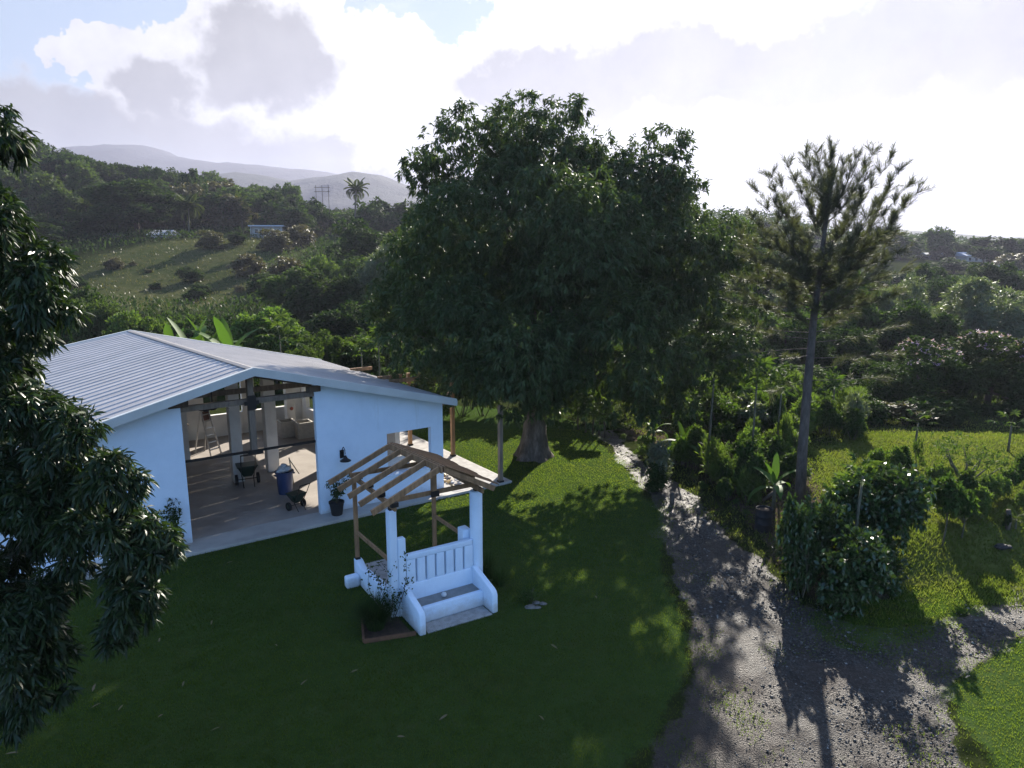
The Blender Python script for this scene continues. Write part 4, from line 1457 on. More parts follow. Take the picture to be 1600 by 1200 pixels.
# ------------------------------------------------------------------ the pine
def pine():
    B = at(1249, 802)
    t = empty('pine_tree', B, 0, 'tall thin pine with open feathery crown beside the gravel drive', 'tree')
    path = [at_y(px, py, B.y + dy) - B for (px, py, dy) in ((1249, 802, 0), (1254, 700, 0), (1262, 600, 0), (1271, 500, .1), (1281, 420, .1), (1290, 350, .2), (1300, 290, .2), (1312, 245, .2))]
    path[0].z -= .1
    rad = [.19, .155, .135, .11, .085, .06, .035, .012]
    MB().tube(path, rad, 10).build('trunk', M['pine_bark'], t, 'all')

    def trunk_at(z):
        for i in range(len(path) - 1):
            if path[i + 1].z >= z:
                f = (z - path[i].z) / (path[i + 1].z - path[i].z)
                return path[i].lerp(path[i + 1], f)
        return path[-1].copy()
    tufts = []
    wood = MB()

    def bough(p0, p1, r, sub, side, up, seg=7, bend=.12, far=.3, curve=1.7):
        """one bough with side twigs; every twig ends in a brush of needles"""
        p0, p1 = Vector(p0), Vector(p1)
        off = Vector((random.uniform(-1, 1), random.uniform(-1, 1), 0)) * (p1 - p0).length * bend * .6
        pts = []
        for i in range(seg + 1):                          # sweeps out first, then turns up
            f = i / seg
            q = p0.lerp(p1, f) + off * math.sin(math.pi * f)
            q.z = p0.z + (p1.z - p0.z) * f ** curve
            pts.append(q)
        wood.tube(pts, [r * (1 - .78 * i / seg) for i in range(seg + 1)], 5)
        d = (p1 - p0).normalized()
        for q in range(1, seg + 1):
            if q / seg < far: continue
            for _ in range(sub):
                s = Vector((random.uniform(-1, 1), random.uniform(-1, 1), random.uniform(-.4, .6) + up)).normalized()
                e = pts[q] + (s * .7 + d * .5) * side * random.uniform(.45, 1.1)
                wood.tube([pts[q], e], [.010, .005], 4, False)
                ax = ((e - pts[q]).normalized() + Vector((.12, 0, up * .5))).normalized()
                tufts.append((e, ax)); tufts.append((pts[q].lerp(e, .62), ax))
        tufts.append((p1, d)); tufts.append((p1 - d * .2, d))
    # the spreading top: boughs that sweep out and up
    for (sy, ex, ey, dy) in [(430, 1186, 300, .3), (420, 1178, 338, -.6), (400, 1205, 275, -.9), (400, 1222, 292, 1.0), (385, 1232, 262, .2), (370, 1258, 246, -.7), (350, 1276, 240, .5), (330, 1300, 236, -.3),
                             (350, 1318, 258, 1.0), (372, 1338, 248, .2), (385, 1362, 242, -.6), (395, 1392, 246, .4), (400, 1404, 268, -1.0), (410, 1418, 290, .9), (418, 1432, 302, 0), (430, 1412, 322, -.7), (425, 1385, 300, 1.3),
                             (410, 1350, 285, -1.4), (405, 1262, 290, 1.5), (390, 1300, 280, -1.6), (440, 1212, 318, -1.4), (440, 1396, 338, .8), (420, 1330, 310, 1.8), (400, 1290, 300, 1.0), (430, 1366, 322, -1.5), (440, 1240, 330, .9)]:
        sy = min(sy, ey + 62 + abs(ex - 1295) * .62)
        z0 = (at_y(1280, sy, B.y) - B).z
        bough(trunk_at(z0), at_y(ex, ey, B.y + dy) - B, .020, 4, .44, .45, 8, .12, .22)
    # middle whorls
    for (sy, ex, ey, dy) in [(440, 1160, 372, -.4), (460, 1170, 400, .9), (450, 1195, 372, -1.2), (455, 1372, 372, -.5), (470, 1398, 362, .7), (480, 1380, 412, -1.1), (470, 1340, 380, 1.3), (400, 1182, 378, .6), (422, 1165, 404, -.8), (432, 1402, 394, -.7), (420, 1392, 368, .9), (450, 1158, 436, .2), (456, 1406, 426, .3), (482, 1148, 472, -.8), (486, 1398, 462, -.9), (405, 1202, 366, 1.3), (412, 1372, 370, -1.4), (440, 1225, 410, -1.8), (445, 1345, 415, 1.8), (430, 1300, 390, -1.9), (470, 1260, 430, 1.9), (480, 1185, 428, .5), (500, 1150, 452, -.3),
                             (500, 1372, 440, .4), (490, 1235, 400, 1.5), (500, 1320, 420, -1.6), (510, 1218, 452, -1.5), (520, 1350, 470, 1.0), (455, 1290, 380, 1.6), (465, 1265, 372, -1.5)]:
        z0 = (at_y(1275, sy, B.y) - B).z
        bough(trunk_at(z0), at_y(ex, ey, B.y + dy) - B, .020, 3, .46, .25, 7, .10, .28)
    # short dead-looking twigs with a few needles along the middle of the trunk
    for i in range(34):
        z0 = (at_y(1275, 395 + i * 2.9, B.y) - B).z
        a_ = random.uniform(0, 6.28); ln = random.uniform(.35, .95)
        p0 = trunk_at(z0)
        bough(p0, p0 + Vector((math.cos(a_) * ln, math.sin(a_) * ln, random.uniform(-.1, .3))), .010, 1, .34, .1, 4, .1, .4)
    # lower, thinner and drooping
    for (sy, ex, ey, dy) in [(520, 1150, 505, -.2), (530, 1182, 518, 1.0), (535, 1394, 512, -.2), (545, 1140, 556, .3), (560, 1402, 552, .2), (575, 1340, 556, -1.2), (595, 1382, 590, .3), (600, 1205, 615, .8), (555, 1225, 560, -1.5)]:
        z0 = (at_y(1268, sy, B.y) - B).z
        bough(trunk_at(z0), at_y(ex, ey, B.y + dy) - B, .012, 1, .42, -.05, 6, .10, .45)
    wood.build('branches', M['pine_bark'], t, 'all')
    C = np.array([list(x[0]) for x in tufts]); O = np.array([list(x[1]) for x in tufts])
    k = 32
    n = len(C)
    P = np.repeat(C, k, 0) - np.repeat(O, k, 0) * rng.uniform(0, .30, (n * k, 1))
    D = unit(rand_dirs(n * k) * .75 + np.repeat(O, k, 0) * 1.0 + np.array([0, 0, .12]))
    V, F = kites(P, D, rng.uniform(.16, .30, n * k), rng.uniform(.007, .012, n * k), False, .08)
    link('needles', np_mesh('needles', V, F, M['needle']), t)


pine()


# ------------------------------------------------------------------ plant builders
def shrub_meshes(kind, n_var, dims, n, k, L, Wd, mat, droop=.2, lobes=5, stem=True):
    """a few variants of a unit shrub: (foliage mesh, stem mesh)"""
    out = []
    for q in range(n_var):
        lb = []
        for i in range(lobes):
            a = random.random() * 6.28; r = random.uniform(0, .34)
            z = random.uniform(.30 if kind not in ('gloss', 'dark') else .16, .72) * dims
            lb.append((r * math.cos(a), r * math.sin(a), z, random.uniform(.2, .34), random.uniform(.2, .34), random.uniform(.18, .30) * dims))
        lb = bumpy(lb, 6, .45, q + 100)
        me = crown_mesh('foliage', lb, n, k, L, Wd, mat, droop, .35, -.9)
        m = MB()
        for i in range(5):
            a = random.random() * 6.28
            limb(m, (random.uniform(-.05, .05), random.uniform(-.05, .05), -.05), (.3 * math.cos(a), .3 * math.sin(a), random.uniform(.4, .75) * dims), .014, .005, .12, 4, 3)
        out.append((me, m.mesh('stem', M['stem'], 'all')))
    return out


SHRUBS = {
    'round': shrub_meshes('round', 3, 1.0, 330, 7, .13, .055, M['leaf_mid']),
    'bright': shrub_meshes('bright', 3, 1.0, 300, 7, .14, .055, M['leaf_bright'], -.25),
    'gloss': shrub_meshes('gloss', 2, 1.0, 700, 8, .085, .042, M['leaf_gloss'], .1, 8),
    'dark': shrub_meshes('dark', 2, 1.0, 420, 8, .11, .045, M['leaf_dark'], .2, 7),
    'thin': shrub_meshes('thin', 3, 1.0, 110, 5, .12, .045, M['leaf_mid'], -.3, 4),
    'weed': shrub_meshes('weed', 3, 1.0, 190, 6, .20, .03, M['leaf_bright'], -.9, 5),
    'silver': shrub_meshes('silver', 2, 1.0, 260, 6, .10, .035, M['leaf_silver'], -.2, 5),
    'olive': shrub_meshes('olive', 2, 1.0, 300, 7, .12, .05, M['leaf_olive'], .1, 5),
}


def shrub(kind, loc, w, h, label, cat='shrub', group=None, name='shrub'):
    t = empty(name, loc, random.random() * 6.28, label, cat, group)
    fo, st = random.choice(SHRUBS[kind])
    link('foliage', fo, t); link('stem', st, t)
    t.scale = (w, w, h)
    return t


def px_shrub(kind, px, py, wpx, hpx, label, cat='shrub', group=None, name='shrub'):
    p = at(px, py)
    s = p.y / FPX
    return shrub(kind, p, wpx * s, hpx * s * 1.08, label, cat, group, name)


def blade_leaf(name, L, Wd, arch, mat, split=0.0, n=10):
    """one long arching banana-type leaf along +X, rising then drooping"""
    V, F = [], []
    for i in range(n + 1):
        f = i / n
        ang = arch * f
        x = L * (math.sin(ang) / max(arch, 1e-3)); z = L * (math.cos(ang) - 1) / max(arch, 1e-3)
        w = Wd * (math.sin(math.pi * min(1, (f * .93 + .07))) ** .6) * (.25 if i == 0 else 1) * (1 + random.uniform(-split, split))
        V += [(x, -w / 2, z + .12 * w), (x, 0, z - .06 * w), (x, w / 2, z + .12 * w)]
        if i: F += [(3 * i - 3, 3 * i - 2, 3 * i + 1, 3 * i), (3 * i - 2, 3 * i - 1, 3 * i + 2, 3 * i + 1)]
    return np_mesh(name, V, np.array(F), mat, True)


BAN = [blade_leaf('leaf', 1.0, .215, a, M['banana'], .16) for a in (.5, 1.0, 1.5, 2.0)]


def banana(loc, h, label, n=8, group=None, spread=1.0, name='banana_plant'):
    t = empty(name, loc, random.random() * 6.28, label, 'banana plant', group)
    st = h * .48
    MB().tube([(0, 0, -.05), (.02, 0, st * .5), (.03, .02, st)], [.085 * h / 2.2, .07 * h / 2.2, .045 * h / 2.2], 8).build('stem', M['stem'], t, 'all')
    for k in range(n):
        o = link('leaf', BAN[min(3, k * 4 // n)] if k else BAN[0], t)
        o.location = (.03, .02, st - .03 * k)
        a = k * 2.4
        pitch = R(-82 + 62 * k / n * spread)
        o.rotation_euler = (0, pitch, a)
        o.scale = (h * random.uniform(.5, .62),) * 3
    return t


def papaya_leaf():
    V, F = [], []
    # a stalk and seven fingers
    m = MB()
    m.tube([(0, 0, 0), (.5, 0, .12), (.75, 0, .1)], [.012, .009, .006], 4)
    for k in range(7):
        a = R(-120 + 40 * k)
        L = .42 if abs(k - 3) < 2 else .30
        c, s = math.cos(a), math.sin(a)
        m.add([(.75, 0, .1), (.75 + c * L * .5 - s * .07, s * L * .5 + c * .07, .09), (.75 + c * L, s * L, -.02), (.75 + c * L * .5 + s * .07, s * L * .5 - c * .07, .09)], [(0, 1, 2, 3)])
    return m.mesh('leaf', M['leaf_mid'], False)


PAPAYA = papaya_leaf()


def papaya(loc, h, crown, label, n=10, group=None):
    t = empty('papaya_tree', loc, random.random() * 6.28, label, 'papaya tree', group)
    lean = random.uniform(-.05, .05) * h
    MB().tube([(0, 0, -.05), (lean * .5, 0, h * .5), (lean, 0, h)], [.055, .045, .03], 7).build('trunk', M['stem'], t, 'all')
    for k in range(n):
        o = link('leaf', PAPAYA, t)
        o.location = (lean, 0, h - .012 * k * h * .5)
        o.rotation_euler = (0, R(-55 + 75 * k / n), k * 2.4)
        o.scale = (crown * random.uniform(.8, 1.1),) * 3
    return t


def frond_mesh(L=1.0, n=26, arch=1.1, wd=1.0):
    V, F = [], []
    prev = None
    for i in range(n):
        f = i / (n - 1)
        ang = arch * f
        x = L * math.sin(ang) / arch; z = L * (math.cos(ang) - 1) / arch
        for s in (-1, 1):
            l = .30 * L * (math.sin(math.pi * (.12 + .86 * f)) ** .7)
            b = len(V)
            dx = l * .42
            V += [(x, 0, z), (x + dx * .5 + .012 * wd, s * l * .5, z - .02 * l), (x + dx, s * l * .9, z - .35 * l), (x + dx * .5 - .022 * wd, s * l * .5, z - .02 * l)]
            F.append((b, b + 1, b + 2, b + 3))
    return np_mesh('frond', V, np.array(F), M['palm'], False)


FRONDS = [frond_mesh(1, 26, a) for a in (.5, 1.0, 1.5, 1.9)]
FRONDS_WIDE = [frond_mesh(1, 18, a, 3.2) for a in (.6, 1.1, 1.6, 2.1)]


def palm(loc, h, fl, label, n=18, lean=0.1, group=None, name='coconut_palm'):
    t = empty(name, loc, random.random() * 6.28, label, 'palm', group)
    pts = [(lean * h * f * f, 0, h * f) for f in np.linspace(0, 1, 7)]
    pts[0] = (0, 0, -.3)
    MB().tube(pts, [.20 * (h / 9) ** .5 * (1.25 - .55 * i / 6) for i in range(7)], 7).build('trunk', M['stem'], t, 'all')
    for k in range(n):
        o = link('frond', (FRONDS_WIDE if h > 3 else FRONDS)[min(3, k * 4 // n)], t)
        o.location = (lean * h, 0, h)
        o.rotation_euler = (0, R(-70 + 85 * k / n), k * 2.4)
        o.scale = (fl * random.uniform(.85, 1.1),) * 3
    return t


def sapling(px, py, hpx, wpx, label, kind='thin', group=None):
    p = at(px, py)
    s = p.y / FPX
    h, w = hpx * s * 1.08, wpx * s
    t = empty('sapling', p, random.random() * 6.28, label, 'young tree', group)
    m = MB()
    limb(m, (0, 0, -.05), (.03, .02, h * .6), .03, .014, .04, 6, 4)
    for _ in range(5):
        a = random.random() * 6.28
        limb(m, (.02, .01, h * random.uniform(.3, .55)), (w * .35 * math.cos(a), w * .35 * math.sin(a), h * random.uniform(.6, .85)), .012, .004, .1, 4, 3)
    m.build('trunk', M['stem'], t, 'all')
    fo = link('crown', random.choice(SHRUBS[kind])[0], t)
    fo.location = (0, 0, h * .22); fo.scale = (w, w, h * .80)
    return t

# ------------------------------------------------------------------ planting near the hall and the shelter
def potted(a, b, h, w, label):
    p = b_world(a, b, .104)
    t = empty('potted_plant', p, random.random() * 6, label, 'potted plant')
    MB().lathe([(.17, 0), (.18, .02), (.24, .40), (.26, .41), (.26, .46), (.235, .46), (.225, .40), (.1, .39)], 18).build('pot', M['pot'], t, True)
    m = MB()
    C, O = [], []
    for k in range(7):
        an = random.random() * 6.28
        e = Vector((w * random.uniform(.3, .55) * math.cos(an), w * random.uniform(.3, .55) * math.sin(an), h * random.uniform(.62, 1)))
        pts = limb(m, (0, 0, .38), e, .012, .004, .10, 4, 6)
        for q in range(2, 7):
            for _ in range(3):
                C.append(list(pts[q] + Vector((random.uniform(-.09, .09), random.uniform(-.09, .09), random.uniform(-.05, .08))))); O.append([0, 0, .4])
    m.build('stem', M['stem'], t, 'all')
    P, D, l, wd = rosettes(np.array(C), np.array(O), 5, .12, .045, .1)
    V, F = kites(P, D, l, wd)
    link('foliage', np_mesh('foliage', V, F, M['leaf_dark']), t)


potted(-6.78, .48, 1.35, 1.15, 'potted shrub in a dark pot right of the hall opening, below the wall lamp')
potted(-11.75, .45, 1.75, 1.0, 'tall wispy plant in a dark pot left of the hall opening')


def grass_clump(loc, w, h, n, mat, label, name='ornamental_grass', green=True):
    t = empty(name, loc, 0, label, 'ornamental grass')
    k = n
    a = rng.uniform(0, 6.283, k); tl = rng.uniform(.1, 1.0, k)
    L = h * rng.uniform(.7, 1.25, k)
    segs = 4
    Vs = []
    wd = .007
    side = np.stack([-np.sin(a), np.cos(a), np.zeros(k)], 1) * wd
    out = np.stack([np.cos(a), np.sin(a), np.zeros(k)], 1)
    base = np.stack([np.cos(a), np.sin(a), np.zeros(k)], 1) * rng.uniform(0, .16 * w, (k, 1))
    for i in range(segs + 1):
        f = i / segs
        p = base + out * (tl * w * .55 * f ** 1.6)[:, None] + np.array([0, 0, 1.0]) * (L * (f - .55 * tl * f ** 2.4))[:, None]
        s = side * (1 - f * .95)
        Vs += [p - s, p + s]
    V = np.stack(Vs, 1).reshape(-1, 3)
    nv = 2 * (segs + 1)
    F = np.array([[2 * i, 2 * i + 1, 2 * i + 3, 2 * i + 2] for i in range(segs)])
    F = (F[None] + nv * np.arange(k)[:, None, None]).reshape(-1, 4)
    link('blades', np_mesh('blades', V, F, mat), t)
    return t


grass_clump(g_world(-1.05, .42, .02), 1.3, .85, 1500, M['leaf_dark'], 'dense dark grass clump left of the white bench')
grass_clump(g_world(2.55, 1.35, 0), 1.3, 1.0, 260, M['leaf_mid'], 'wispy pale grass clump right of the shelter column')
grass_clump(g_world(2.6, .75, 0), .9, .65, 160, M['leaf_mid'], 'small wispy grass tuft right of the bench arm')
grass_clump(g_world(2.3, 3.6, 0), .8, .55, 130, M['leaf_bright'], 'thin grass tuft seen through the shelter behind the back wall')


def vine():
    t = empty('climbing_plant', g_world(-.62, .55, .0), 0, 'sparse climbing plant with small dark leaves on the left shelter column', 'climbing plant')
    m = MB(); C = []
    for k in range(9):
        e = Vector((random.uniform(-.35, .55), random.uniform(-.35, .25), random.uniform(.6, 1.9)))
        pts = limb(m, (random.uniform(-.08, .08), random.uniform(-.08, .08), 0), e, .010, .003, .16, 4, 8)
        for q in range(2, 9):
            for _ in range(4): C.append(list(pts[q] + Vector((random.gauss(0, .05), random.gauss(0, .05), random.gauss(0, .05)))))
    m.build('stem', M['bark'], t, 'all')
    C = np.array(C)
    P, D, l, w = rosettes(C, np.tile([[0, 0, .5]], (len(C), 1)), 2, .085, .042, .2)
    V, F = kites(P, D, l, w)
    link('foliage', np_mesh('foliage', V, F, M['leaf_dark']), t)


vine()
# little stones with a tiny plant, right of the bench
for k, (u, v, r) in enumerate(((2.62, -.72, .13), (2.85, -.6, .10), (2.75, -.82, .08), (2.98, -.74, .09))):
    o = MB().rock((0, 0, 0), r, (1.3, .9, .5), 8).build('stone', M['stone'])
    o.location = g_world(u, v, .02); tag(o, 'small grey stone in the grass right of the white bench', 'stone', 'stones in the lawn right of the bench')
shrub('thin', g_world(2.8, -.45, 0), .7, .42, 'tiny leafy plant beside the little stones right of the bench', 'plant', None, 'small_plant')
# fallen leaves on the lawn
LEAF_ME = fold_mesh('fallen_leaf', np.array([[0, 0, 0], [.06, .022, .012], [.06, -.022, .012], [.14, .02, .012], [.14, -.02, .012], [.21, 0, 0]]), 1, M['leaf_fallen'])
for k, (px, py) in enumerate([(190, 1025), (145, 1085), (193, 1105), (288, 1068), (160, 1102), (30, 1180), (250, 1000), (560, 1050), (255, 1120), (470, 1075), (930, 935), (860, 1010), (330, 980), (700, 1120), (620, 1155), (345, 1140), (155, 1018), (430, 1010), (365, 880), (850, 1130)]):
    p = at(px, py)
    o = link('fallen_leaf', LEAF_ME)
    o.location = (p.x, p.y, .06); o.rotation_euler = (random.uniform(-.3, .3), random.uniform(-.3, .3), random.random() * 6.28)
    s = random.uniform(.8, 1.2); o.scale = (s, s, s)
    tag(o, 'single pale dry leaf lying on the shaded lawn', 'leaf', 'fallen leaves on the lawn')

# ------------------------------------------------------------------ nursery on the right
papaya(at(1104, 745), 4.0, .85, 'tallest thin papaya tree left of the pine, by the gravel drive', 9)
papaya(at(1172, 745), 3.7, 1.25, 'papaya tree with wide open crown just left of the pine', 13)
papaya(at(1212, 712), 3.0, .9, 'slim papaya tree close behind the pine trunk', 9)
papaya(at(1428, 706), 1.3, .7, 'young pale papaya tree at the far edge of the nursery lawn', 8)
papaya(at(1575, 706), 1.2, .8, 'young papaya tree against the dark trees at the right edge', 9)
papaya(at(1300, 668), 2.2, .9, 'papaya tree half hidden in the shrubs right of the pine', 9)
papaya(at(1330, 880), 2.6, .75, 'feathery young tree growing through the dark shrubs right of the pine', 9)
banana(at(1066, 726), 1.9, 'young banana plant with one bright upright leaf left of the papaya trunks', 7)
banana(at(1020, 700), 1.9, 'banana plant under the hanging edge of the big mango tree', 7)
banana(at(1208, 800), 2.1, 'banana plant with dark broad leaves beside the pine trunk', 7, spread=1.15)
banana(at(1148, 775), .9, 'tiny banana shoot at the foot of the papaya trees', 5)
# the black drum and the post stump
t = empty('drum', at(1192, 828), .4, 'black cut-off drum standing beside the gravel drive', 'drum')
t.scale = (.85, .85, .85)
MB().lathe([(.30, 0), (.31, .02), (.31, .28), (.325, .30), (.31, .32), (.31, .58), (.325, .60), (.31, .62), (.31, .86), (.315, .88), (.29, .87), (.28, .80), (.25, .78)], 22).build('body', M['pot'], t, True)
MB().lathe([(.275, .70), (.2, .83)], 14).build('soil', M['soil'], t)
o = MB().lathe([(.09, -.1), (.085, .36), (.07, .40), (.03, .41)], 10).build('post_stump', M['bark'], None, 'all')
o.location = at(1050, 786); tag(o, 'short dark post stump at the edge of the wet drive', 'post')
o = MB().tube([(0, 0, .04), (.5, .1, .42), (.75, .12, .55)], [.06, .05, .03], 7).build('log', M['bark'], None, 'all')
o.location = at(1192, 784); tag(o, 'short dark log leaning near the black drum', 'log')

px_shrub('silver', 1022, 762, 62, 92, 'bushy silvery plant with dark base at the bend of the drive', 'shrub')
px_shrub('dark', 1020, 764, 56, 46, 'dark low bush at the foot of the silvery plant', 'shrub')
# dense shrubs round the pine
for (px, py, w, h, lab) in ((1262, 900, 110, 150, 'dark glossy shrub wrapped round the foot of the pine'), (1320, 948, 130, 150, 'dark glossy shrub hanging over the gravel drive'),
                            (1376, 850, 124, 146, 'large shrub with shining leaves on the nursery bank'), (1375, 925, 90, 90, 'low dark shrub on the bare bank below the shining shrub'),
                            (1250, 930, 84, 165, 'tall narrow dark shrub at the left end of the shrub mass'), (1300, 860, 110, 130, 'dense dark shrub behind the pine trunk foot')):
    px_shrub('gloss', px, py, w, h, lab)
px_shrub('bright', 1345, 830, 120, 100, 'bright green shrub standing behind the shining shrub on the bank')
# saplings and rows on the nursery lawn
sapling(1472, 852, 112, 68, 'young tree with thin bare stem, nearest on the nursery lawn', 'round')
sapling(1502, 840, 70, 48, 'small young tree just right of the nearest sapling', 'round')
p = at(1573, 826)
t = empty('columnar_shrub', p, 0, 'narrow dark columnar stump with leaves beside the little palm', 'stump')
MB().tube([(0, 0, -.05), (.03, 0, .35), (-.02, .02, .62)], [.09, .085, .07], 9).build('stump', M['bark'], t, 'all')
fo = link('foliage', SHRUBS['dark'][0][0], t); fo.scale = (.26, .26, .66)
palm(at(1586, 826), .32, .52, 'tiny coconut palm seedling at the right edge of the nursery lawn', 8, .0, name='palm_seedling')
o = MB().rock((0, 0, .08), .16, (1.5, .9, .7), 9).rock((.28, .05, .05), .10, (1.2, 1, .7), 8).build('log_heap', M['pot'], None)
o.location = at(1563, 858); tag(o, 'black lump of burnt wood lying on the nursery lawn', 'wood')

t = empty('frangipani_tree', at(1508, 762), .4, 'open bare-branched young tree on the far nursery lawn', 'young tree')
m = MB(); C = []
for k in range(9):
    a = k * .7 + random.random() * .3
    e = Vector((1.15 * math.cos(a) * random.uniform(.5, 1), 1.15 * math.sin(a) * random.uniform(.5, 1), random.uniform(.9, 1.6)))
    limb(m, (0, 0, .05), e, .05, .012, .08, 5, 4)
    for _ in range(14): C.append(list(e + Vector((random.gauss(0, .26), random.gauss(0, .26), random.gauss(.05, .18)))))
m.build('trunk', M['stem'], t, 'all')
C = np.array(C)
P, D, l, w = rosettes(C, np.tile([[0, 0, .6]], (len(C), 1)), 7, .17, .05, -.1)
V, F = kites(P, D, l, w); link('crown', np_mesh('crown', V, F, M['leaf_mid']), t)

NUR = 'shrubs planted in rows on the nursery lawn'
NROW = []
ORD = ['first', 'second', 'third', 'fourth', 'fifth', 'sixth', 'seventh', 'eighth', 'ninth', 'tenth', 'eleventh', 'twelfth', 'thirteenth', 'fourteenth', 'fifteenth', 'sixteenth']
for (px, py, w, h, k) in [(1395, 742, 30, 42, 'bright'), (1413, 742, 34, 48, 'round'), (1432, 738, 26, 62, 'thin'), (1372, 735, 30, 40, 'bright'), (1465, 762, 36, 42, 'bright'), (1482, 752, 24, 30, 'thin'), (1452, 775, 36, 28, 'bright'),
                          (1520, 800, 60, 70, 'round'), (1542, 788, 44, 56, 'bright'), (1558, 780, 34, 46, 'bright'), (1575, 772, 36, 40, 'round'), (1597, 768, 40, 62, 'round'), (1528, 812, 40, 50, 'bright'), (1480, 812, 60, 60, 'bright'), (1500, 790, 40, 50, 'bright'),
                          (1360, 770, 26, 30, 'weed'), (1385, 768, 36, 36, 'bright'), (1425, 770, 30, 30, 'bright'), (1600, 800, 30, 40, 'bright')]:
    NROW.append((k, px, py, w, h))
for far_row in (True, False):
    row = sorted([q for q in NROW if (q[2] < 778) == far_row], key=lambda q: q[1])
    for i, (k, px, py, w, h) in enumerate(row):
        lab = '%s %s shrub, %s from the left in the %s nursery row' % ('tall' if h >= 50 else 'low', {'bright': 'bright green', 'round': 'rounded green', 'thin': 'sparse', 'weed': 'narrow-leaved'}[k], ORD[i], 'far' if far_row else 'near')
        px_shrub(k, px, py, w, h, lab, 'shrub', NUR)
# leaning rows at the far side and dense growth behind the drive
GR = 'leafy shrubs in the dense planting behind the drive'
GRL = {'bright': 'bright green leafy shrub in the dense planting behind the drive', 'round': 'rounded mid green shrub in the dense planting behind the drive', 'weed': 'shrub with narrow upright leaves in the dense planting behind the drive',
       'thin': 'sparse thin-leaved shrub in the dense planting behind the drive', 'silver': 'greyish small-leaved shrub in the dense planting behind the drive'}
for i in range(210):
    Y = random.uniform(23.5, 41)
    t_ = random.uniform(.235, .50) + (.03 if Y < 28 else 0)
    if Y < 27.5 and t_ > .42: continue
    if t_ > .43 and Y < 31: continue
    x = t_ * Y
    if poly_sd(np.array([x]), np.array([Y]), DRIVE)[0] > -.9: continue
    if Y < 27 and t_ < .30: continue
    k = random.choice(['bright', 'bright', 'round', 'round', 'weed', 'weed', 'weed', 'thin', 'thin', 'silver'])
    s = random.uniform(.8, 1.5) * (1.25 if Y > 31 else .85)
    shrub(k, (x, Y, gh(x, Y) - .05), s * random.uniform(.8, 1.3), s * random.uniform(.9, 1.7), GRL[k], 'shrub', GR)
WL = 'small weedy plant on the mulched strip beside the drive'
for (px, py) in [(1000, 715), (975, 690), (1040, 735), (1085, 752), (1130, 765), (1150, 790), (1165, 808), (1120, 740), (1075, 725), (1010, 700), (1170, 778), (1195, 770), (1100, 765), (950, 668), (965, 672), (1140, 752), (1235, 830), (1180, 790)]:
    p = at(px, py)
    s = random.uniform(.35, .8)
    shrub(random.choice(['weed', 'thin', 'round', 'bright']), p, s, s * random.uniform(.7, 1.2), WL, 'weed', 'weeds on the mulched strip beside the drive', 'weed')
# thin stems beyond the mango trunk
for (px, py, h) in ((915, 676, 2.0), (926, 678, 2.3), (936, 680, 1.9), (903, 672, 1.8), (912, 662, 2.0), (945, 684, 1.6)):
    p = at(px, py)
    t = empty('young_tree', p, random.random() * 6, 'thin straight stemmed young tree in the row behind the mango trunk', 'young tree', 'young trees in a row behind the mango trunk')
    MB().tube([(0, 0, -.05), (.04, .02, h * .5), (.05, 0, h)], [.05, .04, .03], 6).build('trunk', M['bark'], t, 'all')
    fo = link('crown', SHRUBS['bright'][0][0], t); fo.location = (0, 0, h * .6); fo.scale = (.7, .7, .9)
# sunny hedge of garden growth beyond the lawn, left of the mango trunk
HG = 'garden shrubs beyond the sunny lawn'
for (px, py, w, h, k) in [(690, 655, 60, 60, 'bright'), (720, 650, 60, 70, 'round'), (755, 650, 60, 80, 'bright'), (660, 648, 50, 60, 'olive'), (785, 648, 60, 70, 'round'), (870, 655, 60, 70, 'bright'), (900, 655, 50, 60, 'bright'), (830, 648, 60, 80, 'round'), (735, 640, 60, 90, 'weed'), (680, 640, 50, 70, 'weed'),
                          (950, 650, 60, 70, 'bright'), (980, 655, 60, 70, 'round'), (640, 640, 60, 70, 'round')]:
    px_shrub(k, px, py, w, h, 'sunlit garden shrub beyond the lawn behind the hall and the mango trunk', 'shrub', HG)

# bananas and papaya behind the hall
for k, (px, y0, Y, h, lab) in enumerate(((268, 560, 41, 4.7, 'banana plant with pale dry leaves at the left behind the hall roof'), (300, 560, 40, 5.2, 'banana plant with torn upright leaves behind the hall ridge'),
                                         (328, 560, 41, 5.1, 'tallest banana plant behind the hall roof'), (360, 560, 40, 5.2, 'banana plant with a broad bright leaf behind the hall, right of the others'))):
    p = at_y(px, y0, Y)
    banana((p.x, Y, gh(p.x, Y)), h, lab, 8, 'banana plants behind the hall', .62)
p = at_y(592, 560, 39); papaya((p.x, 39, gh(p.x, 39)), 3.6, 1.3, 'bright papaya tree behind the right end of the hall roof', 14)
p = at_y(565, 560, 40); papaya((p.x, 40, gh(p.x, 40)), 3.0, 1.1, 'smaller papaya tree behind the hall roof beside the bright one', 10)
p = at_y(440, 560, 42); papaya((p.x, 42, gh(p.x, 42)), 4.0, 1.5, 'spreading papaya tree in front of the rounded bright tree', 16)

